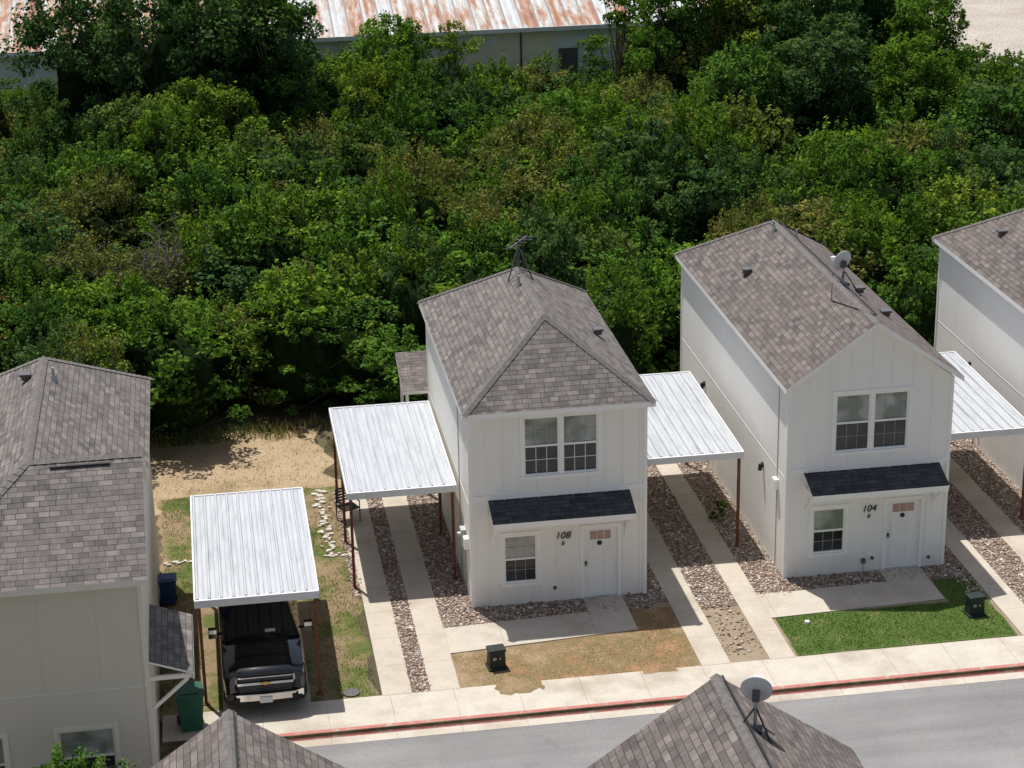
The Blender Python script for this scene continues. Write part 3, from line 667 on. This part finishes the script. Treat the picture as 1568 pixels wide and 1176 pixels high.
# ------------------------------------------------------------------ foliage
def rot_rand(n): 
    v=rng.normal(0,1,(n,3)); return v/np.linalg.norm(v,axis=1,keepdims=True)
def leafset(C,Rad,n,size,ctint,outc=None,up=.45):
    k=len(C); d=rot_rand(k*n); r=rng.uniform(.35,1.,(k*n,1))**.6
    c=np.repeat(C,n,0); R=np.repeat(Rad,n,0); P=c+d*r*R
    N=d*.55+rng.normal(0,.55,(k*n,3)); N[:,2]+=up; N/=np.linalg.norm(N,axis=1,keepdims=True)
    t=np.cross(N,rot_rand(k*n)); t/=np.linalg.norm(t,axis=1,keepdims=True)+1e-9; t[:,2]-=.25; s=np.cross(N,t)
    L=size*rng.uniform(.6,1.35,(k*n,1)); W=L*rng.uniform(.28,.42,(k*n,1))
    V=np.stack([P-t*L*.5,P+s*W-N*L*.08,P+t*L*.55,P-s*W-N*L*.08],1).reshape(-1,3)
    F=np.arange(k*n*4).reshape(-1,4)
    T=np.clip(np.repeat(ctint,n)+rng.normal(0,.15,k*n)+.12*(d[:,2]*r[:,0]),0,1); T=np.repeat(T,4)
    return V,F,T
def tubes(segs,nseg=5):
    V=[];F=[];n0=0
    for p,q,r0,r1 in segs:
        p=np.array(p);q=np.array(q);d=q-p;d=d/(np.linalg.norm(d)+1e-9);a=np.cross(d,[.3,.9,.1]);a/=np.linalg.norm(a)+1e-9;b=np.cross(d,a)
        t=np.arange(nseg)*2*math.pi/nseg
        ring=np.cos(t)[:,None]*a+np.sin(t)[:,None]*b
        V.append(np.concatenate([p+ring*r0,q+ring*r1]))
        for k in range(nseg): F.append((n0+k,n0+(k+1)%nseg,n0+nseg+(k+1)%nseg,n0+nseg+k))
        n0+=2*nseg
    return np.concatenate(V),np.array(F)
def plant(name,Hh,R,nclump,nleaf,size,shoots,lm,base=.12,trunk=None,conic=False,core=0.,cr=1.):
    C=[];Rd=[];segs=[];tn=[]
    ph=rng.uniform(0,6.28,4)
    tr=trunk if trunk else .05
    lean=rng.normal(0,.05,2)*Hh
    K=5
    pts=[np.array([lean[0]*t*t,lean[1]*t*t,Hh*.8*t])+np.array([*rng.normal(0,.02*Hh,2),0])*(t>0) for t in np.linspace(0,1,K+1)]
    for i in range(K): segs.append((pts[i],pts[i+1],tr*(1-i/K*.85),tr*(1-(i+1)/K*.85)))
    def prof(t,th):
        return R*math.sqrt(max(.02,1-((t-.5)/.56)**2))*(1+.28*math.sin(2*th+ph[0])+.2*math.sin(3*th+ph[1]+t*4))
    for i in range(nclump):
        t=base+(1-base)*rng.uniform(0,1)**.75
        th=rng.uniform(0,6.28)
        rr=R*(1.02-t)*(1+.25*math.sin(3*th+ph[0])) if conic else prof(t,th)
        f=rng.uniform(.62 if core else .45,1.1)
        c=np.array([lean[0]*t+math.cos(th)*rr*f,lean[1]*t+math.sin(th)*rr*f,t*Hh*rng.uniform(.92,1.08)])
        r=(.11+.15*rng.uniform())*R*(1.0 if not conic else .8)*cr
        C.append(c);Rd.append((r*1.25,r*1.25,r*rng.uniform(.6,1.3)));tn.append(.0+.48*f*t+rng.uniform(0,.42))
        if i%3==0:
            j=int(min(K-1,max(0,(t-.25)*K))); segs.append((pts[j],c,tr*.35,tr*.08))
    V,F,T=leafset(np.array(C),np.array(Rd),nleaf,size,np.array(tn))
    if shoots:
        SC=[];SR=[]
        for i in range(shoots):
            th=rng.uniform(0,6.28); f=rng.uniform(.1,1.); z=Hh*(.62+.45*math.sqrt(1-f*f*.8)); 
            SC.append((lean[0]+math.cos(th)*R*f,lean[1]+math.sin(th)*R*f,z)); SR.append((.08+.03*R,.08+.03*R,rng.uniform(.3,.7)))
        V2,F2,T2=leafset(np.array(SC),np.array(SR),max(20,int(nleaf*.42)),size*.85,rng.uniform(.4,.95,shoots),up=.2)
        F=np.concatenate([F,F2+len(V)]);V=np.concatenate([V,V2]);T=np.concatenate([T,T2])
    mi=[np.zeros(len(F),int)]
    Vt,Ft=tubes(segs); F=np.concatenate([F,Ft+len(V)]);V=np.concatenate([V,Vt]);T=np.concatenate([T,np.full(len(Vt),.5)]); mi.append(np.ones(len(Ft),int))
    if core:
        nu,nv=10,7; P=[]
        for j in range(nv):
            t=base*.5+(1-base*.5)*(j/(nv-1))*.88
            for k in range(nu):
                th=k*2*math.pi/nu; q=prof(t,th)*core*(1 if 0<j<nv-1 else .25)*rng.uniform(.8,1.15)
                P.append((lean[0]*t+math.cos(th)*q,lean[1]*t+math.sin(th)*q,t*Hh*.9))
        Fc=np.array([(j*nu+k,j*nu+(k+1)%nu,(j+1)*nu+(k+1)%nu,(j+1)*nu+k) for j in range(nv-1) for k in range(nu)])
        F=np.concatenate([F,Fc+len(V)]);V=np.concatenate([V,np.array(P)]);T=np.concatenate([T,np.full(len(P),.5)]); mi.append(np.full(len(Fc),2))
    return npmesh(name,V,F,T,[lm,M['bark'],M['core']],np.concatenate(mi))
def bare(name,Hh,R,lm):
    segs=[]
    for i in range(45):
        a=rng.uniform(0,6.28); r=R*rng.uniform(.1,1); z0=rng.uniform(.1,.5)*Hh
        p=np.array([math.cos(a)*r*.3,math.sin(a)*r*.3,z0]); q=np.array([math.cos(a)*r,math.sin(a)*r,z0+Hh*rng.uniform(.4,.6)])
        segs.append((p,q,.024,.01))
        for j in range(8):
            t=rng.uniform(.3,1); m=p+(q-p)*t; e=m+rng.normal(0,.28,3)+np.array([0,0,.28]); segs.append((m,e,.012,.005))
    Vt,Ft=tubes(segs,4)
    k=34; C=np.array([(rng.normal(0,R*.55),rng.normal(0,R*.55),Hh*rng.uniform(.3,.85)) for _ in range(k)])
    V,F,T=leafset(C,np.full((k,3),.38),70,.12,rng.uniform(.1,.5,k))
    nl=len(F); F2=np.concatenate([F,Ft+len(V)]);V=np.concatenate([V,Vt]);T=np.concatenate([T,np.full(len(Vt),.5)])
    mi=np.zeros(len(F2),int);mi[nl:]=1
    return npmesh(name,V,F2,T,[lm,M['twig']],mi)
variants=[]
for i in range(9):
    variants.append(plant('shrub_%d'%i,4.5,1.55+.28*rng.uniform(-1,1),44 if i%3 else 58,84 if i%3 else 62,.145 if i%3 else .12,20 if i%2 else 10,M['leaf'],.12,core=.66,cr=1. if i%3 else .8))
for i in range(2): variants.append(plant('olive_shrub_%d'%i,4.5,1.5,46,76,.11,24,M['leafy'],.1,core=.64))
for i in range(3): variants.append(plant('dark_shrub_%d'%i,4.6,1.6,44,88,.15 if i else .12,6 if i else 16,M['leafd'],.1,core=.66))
dead=bare('bare_shrub',3.9,1.3,M['leafy'])
thick=bpy.data.collections.new('thicket_foliage')
def smooth_noise(x,y): return math.sin(x*.35+1.3)*math.cos(y*.31-.4)+.5*math.sin(x*.83-y*.6+2)
def species(x,y): return math.sin(x*.42-y*.27+.6)+math.sin(y*.5+x*.18+2.2)
cnt=0; sp=2.03; yy=10.
while yy<56:
    xx=-30.
    while xx<46:
        x=xx+random.uniform(-.75,.75); y=yy+random.uniform(-.75,.75); xx+=sp
        ymin=13.9 if x>-9.2 else (10.2 if x<-9.6 else 12.2)
        if x>-3 : ymin=12.5
        if -1.5<x<5.5: ymin=12.2
        if x>8: ymin=13.8
        if y<ymin or y>53.5: continue
        if x<-14-.1*(y-10)-3. or x>19+.42*(y-12)+3.: continue
        if x>31 and y>48: continue
        if random.random()<.055: continue
        h=4.3+1.0*smooth_noise(x,y)+random.uniform(-1.2,1.15)
        if y<16: h=min(h,4.4)
        if y>44:
            if 4.0<x<15.5: h=random.uniform(2.8,3.7)
            elif x<-11: h=random.uniform(3.4,4.2)
            else: h+=.4
        if x>28.0 and y>34: h=min(h,4.0)
        r=random.random(); spc=species(x,y)+random.uniform(-.6,.6)
        if (x+8.0)**2/9+(y-23.5)**2/8<1 and r<.55: me=dead; h=4.7
        elif spc<-1.1: me=variants[11+random.randrange(3)]
        elif spc>1.45: me=variants[9+random.randrange(2)]
        elif r<.84: me=variants[random.randrange(9)]
        elif r<.90: me=variants[9+random.randrange(2)]
        else: me=variants[11+random.randrange(3)]
        o=bpy.data.objects.new('shrub',me); s=random.uniform(.74,1.36); o.scale=(s,s*random.uniform(.85,1.15),h/4.5)
        o.location=(x,y,-.05); o.rotation_euler=(random.uniform(-.1,.1),random.uniform(-.1,.1),random.uniform(0,6.28)); thick.objects.link(o); cnt+=1
    yy+=sp*.92
e=empty('thicket'); e.instance_type='COLLECTION'; e.instance_collection=thick
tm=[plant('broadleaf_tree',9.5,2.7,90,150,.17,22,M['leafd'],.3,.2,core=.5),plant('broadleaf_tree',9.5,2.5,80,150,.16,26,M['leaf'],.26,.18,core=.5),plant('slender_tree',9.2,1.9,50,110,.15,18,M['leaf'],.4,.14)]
for x,y,h,s,k in ((-10.4,42,9.4,1.,0),(-7.2,41,10.2,1.1,0),(-4.6,43,10.3,1.1,0),(-2.4,42.5,9.4,.95,0),(-6,36.5,6.4,.85,1),(-9,35,6.,.8,1),
    (3.2,48.5,6.4,.85,1),(.8,44,5.6,.8,1),(5.8,50.,6.,.7,2),(13.8,48,8.6,.9,2),(16.3,45,8.8,.95,1),(19.2,46,9.2,1.,1),(22.2,44,9.4,1.,0),(25.2,46,9.4,1.,0),(27.3,42,7.6,.85,1),(20.5,38,7.2,.95,0),(24,36,6.8,.9,1),(17,36,6.6,.85,1),(28.8,49,7.6,.7,1),(27,31,6.,.9,0)):
    o=bpy.data.objects.new('broadleaf_tree' if k<2 else 'slender_tree',tm[k]); COL.objects.link(o); o.location=(x,y,0); o.scale=(s,s,h/9.5); o.rotation_euler[2]=random.uniform(0,6.28)
ced=plant('cedar_tree',8.,1.9,150,90,.13,0,M['leafc'],.06,.16,conic=True)
for x,y,h,s in ((30.0,36.5,8.2,1.),(28.6,34,5.6,.9),(-15.2,43,5.6,1.),(31.2,33,5.6,.9)):
    o=bpy.data.objects.new('cedar_tree',ced); COL.objects.link(o); o.location=(x,y,0); o.scale=(s,s,h/8); o.rotation_euler[2]=random.uniform(0,6)
sb=plant('garden_shrub',.55,.3,14,60,.06,4,M['leaf'],.1,.015); o=bpy.data.objects.new('garden_shrub',sb); COL.objects.link(o); o.location=(7.75,4.3,.01)
sb=plant('foreground_shrub',2.25,.85,34,90,.11,14,M['leaf'],.1,.04)
for x,y,s in ((-10.0,-10.2,1.05),(-9.1,-10.6,1.),(-8.4,-10.8,.85)):
    o=bpy.data.objects.new('foreground_shrub',sb); COL.objects.link(o); o.location=(x,y,-.1); o.scale=(s,s,s)

# ------------------------------------------------------------------ barn
def barnroof():
    m,nt,b=newmat('rusty_corrugated_roof'); co=objco(nt)
    mp=nd(nt,'ShaderNodeMapping'); nt.links.new(co,mp.inputs[0]); mp.inputs['Scale'].default_value=(1.8,.25,1)
    n=tex_noise(nt,mp.outputs[0],1.2,8,.72)
    sx=nd(nt,'ShaderNodeSeparateXYZ'); nt.links.new(co,sx.inputs[0])
    cl=nd(nt,'ShaderNodeClamp'); nt.links.new(mth(nt,'DIVIDE',mth(nt,'SUBTRACT',-4.,sx.outputs[0]),8.),cl.inputs[0])
    pn=nd(nt,'ShaderNodeTexWhiteNoise',noise_dimensions='1D'); nt.links.new(mth(nt,'FLOOR',mth(nt,'MULTIPLY',sx.outputs[0],1.25)),pn.inputs['W'])
    n=mth(nt,'ADD',n,mth(nt,'MULTIPLY',mth(nt,'SUBTRACT',pn.outputs['Value'],.5),.18))
    n=mth(nt,'ADD',n,mth(nt,'MULTIPLY',cl.outputs[0],.12))
    c=ramp(nt,n,[(.42,(.50,.52,.53)),(.51,(.44,.39,.36)),(.58,(.36,.18,.10)),(.7,(.25,.095,.05)),(.82,(.15,.065,.04))])
    fr=mth(nt,'FRACT',mth(nt,'MULTIPLY',sx.outputs[0],1.25)); c=mix(nt,mth(nt,'LESS_THAN',fr,.1),c,(.2,.16,.14))
    nt.links.new(c,b.inputs['Base Color']); b.inputs['Roughness'].default_value=.6; return m
M['barnr']=barnroof(); M['barnw']=mk('barn_wall_metal',(.66,.70,.68),.6,amt=.15,scale=.6); M['barnt']=mk('barn_wall_tan',(.74,.68,.52),.6,amt=.15,scale=.6)
e=empty('metal_barn'); b=MB(); by=55.;bz=5.1
xs=np.arange(-40,20.3,.3)
for i,xv in enumerate(xs[:-1]):
    d=.03 if i%2 else 0.; x2=xs[i+1]; mt=M['barnt'] if 6<xv<20 and int(xv/3)%2 else M['barnw']
    b.poly([(xv,by-d,0),(x2,by-d,0),(x2,by-d,bz-.05),(xv,by-d,bz-.05)],mt)
    b.poly([(xv,by-.03,0),(xv,by,0),(xv,by,bz-.05),(xv,by-.03,bz-.05)],mt)
b.poly([(xs[-1],by,0),(xs[-1],by+24,0),(xs[-1],by+24,bz),(xs[-1],by+12,8.6),(xs[-1],by,bz)],M['barnw'])
b.poly([(-40,by,0),(-40,by,bz),(-40,by+12,8.6),(-40,by+24,bz),(-40,by+24,0)],M['barnw'])
b.box(7.4,9.4,by-.05,by-.035,2.,4.2,M['barnt']); b.box(10.3,10.4,by-.08,by-.036,0,bz-.06,M['lead']); b.box(12.3,13.3,by-.07,by-.036,2.2,3.8,M['lead'])
b.build('walls',e); b=MB()
xs=np.arange(-40.4,20.7,.2)
for i,xv in enumerate(xs[:-1]):
    x2=xs[i+1]; u=.04*(i%2); w=.04*((i+1)%2)
    b.poly([(xv,by-.5,bz-.1+u),(x2,by-.5,bz-.1+w),(x2,by+12,8.7+w),(xv,by+12,8.7+u)],M['barnr'])
    b.poly([(xv,by+12,8.7+u),(x2,by+12,8.7+w),(x2,by+24.5,bz+w),(xv,by+24.5,bz+u)],M['barnr'])
b.box(-40.4,20.5,by-.56,by-.51,bz-.28,bz-.07,M['fascia'])
b.build('roof',e)

# ------------------------------------------------------------------ truck
def truck(loc):
    M['tb']=mk('truck_paint_black',(.007,.009,.013),.10,amt=.1,spec=.6,coat=.2); M['chr']=mk('chrome',(.58,.58,.60),.16,metal=1.,amt=.1)
    M['tg']=mk('truck_glass',(.014,.017,.02),.03,amt=.2,spec=.8); M['tp']=mk('black_plastic',(.015,.015,.015),.6,amt=.2,spec=.2); M['lamp']=mk('headlamp',(.45,.47,.5),.1,amt=.2,scale=20,spec=.8)
    M['gold']=mk('gold_badge',(.6,.42,.12),.3,metal=.5); M['tire']=mk('tyre_rubber',(.025,.025,.025),.85,amt=.2); M['plate']=mk('licence_plate',(.6,.6,.62),.5,amt=.1,scale=30)
    e=empty('pickup_truck',loc); b=MB()
    S=[(-2.84,.84,.50,1.06,1.10),(-2.78,.93,.46,1.10,1.16),(-2.5,.985,.44,1.15,1.23),(-1.9,1.0,.44,1.17,1.27),(-1.35,1.0,.44,1.19,1.30),(-1.15,1.0,.42,1.20,1.26),(1.12,1.0,.42,1.22,1.26),(1.16,1.0,.45,1.36,1.38),(2.8,1.0,.45,1.36,1.38),(2.86,.97,.5,1.32,1.34)]
    rings=[]
    for y,w,zb,bl,tp in S:
        hp=[(w*.9,zb),(w,zb+.14),(w*1.0,.90),(w*.985,bl-.08),(w*.945,bl-.015),(w*.86,bl+.01),(w*.70,tp-.035),(w*.60,tp+.005),(0.0,tp+.018)]
        rings.append([(-x,y,z) for x,z in hp]+[(x,y,z) for x,z in hp[-2::-1]])
    n=len(rings[0]); i0=len(b.v)
    for r in rings: b.v+=r
    t=b._m(M['tb'])
    for i in range(len(rings)-1):
        for k in range(n-1): b.f.append((i0+i*n+k,i0+i*n+k+1,i0+(i+1)*n+k+1,i0+(i+1)*n+k)); b.mi.append(t)
    b.f.append(tuple(i0+k for k in reversed(range(n)))); b.mi.append(t); b.f.append(tuple(i0+(len(rings)-1)*n+k for k in range(n))); b.mi.append(t)
    o=b.build('body',e); 
    for p in o.data.polygons: p.use_smooth=len(p.vertices)==4
    md=o.modifiers.new('es','EDGE_SPLIT'); md.split_angle=math.radians(32)
    b=MB(); b.box(-.82,.82,1.3,2.72,1.40,1.405,M['tp']); b.build('bed_dark_sheet',e)  # black sheet painting the shade inside the open bed
    Bt=[(-.93,-1.30,1.24),(.93,-1.30,1.24),(.95,1.12,1.24),(-.95,1.12,1.24)]; Tp=[(-.70,-.50,1.84),(.70,-.50,1.84),(.71,.98,1.84),(-.71,.98,1.84)]; Cr=[(-.58,-.38,1.905),(.58,-.38,1.905),(.58,.85,1.905),(-.58,.85,1.905)]
    b=MB(); g=MB()
    for k in range(4):
        j=(k+1)%4; q=[Vector(Bt[k]),Vector(Bt[j]),Vector(Tp[j]),Vector(Tp[k])]; b.poly(q,M['tb']); b.poly([Tp[k],Tp[j],Cr[j],Cr[k]],M['tb'])
        nrm=(q[1]-q[0]).cross(q[3]-q[0]).normalized()
        def bl(u,v): return (q[0]*(1-u)+q[1]*u)*(1-v)+(q[3]*(1-u)+q[2]*u)*v+nrm*.006
        if k in (0,2): g.poly([bl(.05,.06),bl(.95,.06),bl(.95,.93),bl(.05,.93)],M['tg'])
        else:
            for a,c in ((.10,.50),(.54,.93)): g.poly([bl(a,.1),bl(c,.1),bl(c,.9),bl(a,.9)],M['tg'])
    b.poly(Cr,M['tb']); b.build('cab',e); g.build('glazing',e)
    b=MB(); F=-2.845
    b.box(-.66,.66,F-.012,F,.62,1.05,M['tp'])
    b.box(-.66,.66,F-.05,F-.013,.84,.905,M['chr']); b.box(-.64,.64,F-.035,F-.013,1.015,1.045,M['chr'])
    for z in (.67,.71,.75,.79,.95,.98): b.box(-.62,.62,F-.022,F-.013,z-.007,z+.007,M['lead'])
    b.box(-.62,.62,F-.045,F-.013,.62,.64,M['chr'])
    b.box(-.13,.13,F-.065,F-.051,.857,.893,M['gold']); b.box(-.045,.045,F-.066,F-.0515,.835,.915,M['gold'])
    for s in (-1,1):
        b.poly([(s*.66,F-.03,.88),(s*.90,F+.10,.91),(s*.93,F+.16,1.07),(s*.66,F-.02,1.05)],M['lamp']); b.poly([(s*.66,F-.03,.70),(s*.88,F+.08,.73),(s*.90,F+.10,.89),(s*.66,F-.03,.86)],M['tp'])
        b.poly([(s*.93,F+.16,1.07),(s*.90,F+.10,.91),(s*.965,F+.32,.95),(s*.965,F+.34,1.07)],M['lamp'])
        b.box(min(s*.62,s*.86),max(s*.62,s*.86),F-.125,F-.1,.46,.54,M['tp'])
    b.build('grille',e)
    b=MB()
    prof=[(-.96,-2.62),(-.90,-2.82),(-.70,-2.93),(0,-2.965),(.70,-2.93),(.90,-2.82),(.96,-2.62)]
    for (xa,ya),(xb,yb) in zip(prof[:-1],prof[1:]):
        for z0,z1,dz,mt in ((.34,.45,.02,M['tp']),(.45,.62,0,M['chr'])):
            b.poly([(xa,ya+dz,z0),(xb,yb+dz,z0),(xb,yb,z1),(xa,ya,z1)],mt)
        b.poly([(xa,ya,.62),(xb,yb,.62),(xb*.95,yb+.14,.64),(xa*.95,ya+.14,.64)],M['tp'])
    b.build('bumper',e)
    b=MB(); b.box(-.15,.15,-2.985,-2.968,.40,.55,M['plate']); b.build('plate',e)
    for s in (-1,1):
        for y in (-1.85,1.9):
            b=MB(); b.tube((s*.74,y,.39),(s*1.0,y,.39),.39,.39,28,M['tire']); b.tube((s*.98,y,.39),(s*1.008,y,.39),.25,.23,16,M['chr']); b.tube((s*1.0,y,.39),(s*1.012,y,.39),.07,.06,10,M['tp']); b.build('wheel',e)
            b=MB(); 
            for k in range(10):
                t0=math.pi*k/10;t1=math.pi*(k+1)/10;rr=.47
                b.poly([(s*1.012,y+rr*math.cos(t0),.40+rr*math.sin(t0)),(s*1.012,y+rr*math.cos(t1),.40+rr*math.sin(t1)),(s*1.012,y+.38*math.cos(t1),.40+.38*math.sin(t1)),(s*1.012,y+.38*math.cos(t0),.40+.38*math.sin(t0))],M['tp'])
            b.build('wheel_arch',e)
        b=MB(); b.beam((s*.93,-.95,1.30),(s*1.14,-1.0,1.33),.05,.05,M['tp']); b.box(min(s*1.06,s*1.27),max(s*1.06,s*1.27),-1.1,-.98,1.25,1.5,M['tb']); b.box(min(s*1.07,s*1.26),max(s*1.07,s*1.26),-.979,-.975,1.27,1.48,M['chr']); b.box(min(s*1.07,s*1.26),max(s*1.07,s*1.26),-1.106,-1.101,1.38,1.48,M['chr']); b.build('mirror',e)
    b=MB(); b.beam((-.75,-1.28,1.29),(-.1,-1.2,1.325),.02,.02,M['tp']); b.beam((.05,-1.28,1.29),(.7,-1.2,1.325),.02,.02,M['tp']); b.build('wipers',e)
    b=MB(); b.poly([(.1,-1.165,1.35),(.35,-1.165,1.35),(.35,-1.1,1.40),(.1,-1.1,1.40)],M['plate']); b.build('dash_paper',e)
    return e
truck((-5.62,-1.85,.03))

# ------------------------------------------------------------------ bins, boxes, bits
def bin_(x,y,rz,col,nm='trash_bin'):
    m=mk(nm+'_plastic',col,.5,amt=.15); e=empty(nm,(x,y,0),rz); b=MB()
    a=.24;c=.31
    lo=[(-a,-a,.06),(a,-a,.06),(a,a,.06),(-a,a,.06)];hi=[(-c,-c,.98),(c,-c,.98),(c,c,.98),(-c,c,.98)]
    b.poly(lo[::-1],m)
    for k in range(4): b.poly([lo[k],lo[(k+1)%4],hi[(k+1)%4],hi[k]],m)
    b.box(-c-.02,c+.02,-c-.02,c+.02,.96,1.0,m); b.build('body',e,bevel=.02)
    b=MB(); b.box(-c-.03,c+.03,-c-.05,c+.02,1.001,1.03,m); b.box(-.22,.22,-.25,.22,1.031,1.06,m); b.tube((-.28,c+.07,1.0),(.28,c+.07,1.0),.02,.02,8,m); b.build('lid',e,bevel=.015)
    b=MB(); b.tube((-.3,c-.05,.12),(-.24,c-.05,.12),.12,.12,14,M['blk']); b.tube((.24,c-.05,.12),(.3,c-.05,.12),.12,.12,14,M['blk']); b.build('wheels',e)
    return e
bin_(-7.42,-4.95,.1,(.012,.08,.05)); bin_(-7.92,1.9,.0,(.02,.06,.16)).scale=(.74,.74,.74)
def pedestal(x,y,rz):
    m=M.setdefault('pg',mk('pedestal_green',(.014,.024,.021),.5,amt=.2)); e=empty('utility_pedestal',(x,y,0),rz); b=MB()
    a=.16;c=.21
    b.box(-.24,.24,-.22,.22,0,.07,m)
    lo=[(-c,-a,.07),(c,-a,.07),(c,a,.07),(-c,a,.07)];hi=[(-c+.02,-a+.02,.48),(c-.02,-a+.02,.48),(c-.02,a-.02,.48),(-c+.02,a-.02,.48)]
    for k in range(4): b.poly([lo[k],lo[(k+1)%4],hi[(k+1)%4],hi[k]],m)
    b.box(-c-.01,c+.01,-a-.01,a+.01,.481,.56,m); b.box(-.12,-.03,-a-.008,-a+.02,.28,.36,M['galv']); b.box(.03,.09,-a-.008,-a+.02,.29,.34,M['gold']); b.build('box',e,bevel=.012)
pedestal(.12,-3.35,.1); pedestal(12.75,-2.85,.1)
b=MB(); b.tube((-3.55,-4.0,.0),(-3.55,-4.0,.045),.2,.2,18,M['lead']); b.build('water_meter_cover')
b=MB(); b.tube((8.35,-2.55,.0),(8.35,-2.55,.09),.07,.06,12,M['trim']); b.build('cleanout_cap')
e=empty('patio_chair',(-2.75,6.3,.03),.4); b=MB()
for x in (-.25,.25):
    for y in (-.25,.25): b.tube((x,y,0),(x,y,.45 if y<0 else .95),.018,.018,6,M['blk'])
    b.tube((x,-.27,.64),(x,.27,.66),.02,.02,6,M['blk']); b.tube((x,-.25,.45),(x,-.25,.64),.018,.018,6,M['blk'])
b.box(-.26,.26,-.26,.26,.42,.45,M['blk'])
for z in (.55,.64,.73,.82,.91): b.box(-.25,.25,.24,.26,z,z+.05,M['blk'])
b.build('frame',e)

# ------------------------------------------------------------------ light, world, camera
sd=Vector((.15,-.33,-1)).normalized()
L=bpy.data.lights.new('sun','SUN'); L.energy=5.0; L.angle=math.radians(.5); L.color=(1,.97,.92)
lo=bpy.data.objects.new('sun',L); COL.objects.link(lo); lo.rotation_euler=sd.to_track_quat('-Z','Y').to_euler(); lo.location=(0,0,40)
w=bpy.data.worlds.new('World'); scene.world=w; w.use_nodes=True; nt=w.node_tree
sky=nt.nodes.new('ShaderNodeTexSky'); sky.sky_type='NISHITA'; sky.sun_disc=False; sky.sun_elevation=math.asin(-sd.z); sky.sun_rotation=math.atan2(-sd.x,-sd.y)
sky.altitude=200; sky.dust_density=2.
hs=nt.nodes.new('ShaderNodeHueSaturation'); hs.inputs['Saturation'].default_value=.7; nt.links.new(sky.outputs[0],hs.inputs['Color'])
bg=nt.nodes['Background']; nt.links.new(hs.outputs[0],bg.inputs[0]); bg.inputs[1].default_value=.105
a,p,r=.1514,.3541,-.0197
Fv=Vector((math.sin(a)*math.cos(p),math.cos(a)*math.cos(p),-math.sin(p))); R=Vector((math.cos(a),-math.sin(a),0)); U=R.cross(Fv)
R2=R*math.cos(r)+U*math.sin(r); U2=-R*math.sin(r)+U*math.cos(r)
cam=bpy.data.cameras.new('camera'); cam.sensor_width=36; cam.lens=3166.43/1568*36; cam.clip_end=2000
co=bpy.data.objects.new('camera',cam); COL.objects.link(co)
mw=Matrix((( R2.x,U2.x,-Fv.x,-6.2733),(R2.y,U2.y,-Fv.y,-48.7292),(R2.z,U2.z,-Fv.z,24.4533),(0,0,0,1)))
co.matrix_world=mw; scene.camera=co
scene.view_settings.view_transform='Standard'; scene.view_settings.look='None'; scene.view_settings.exposure=0
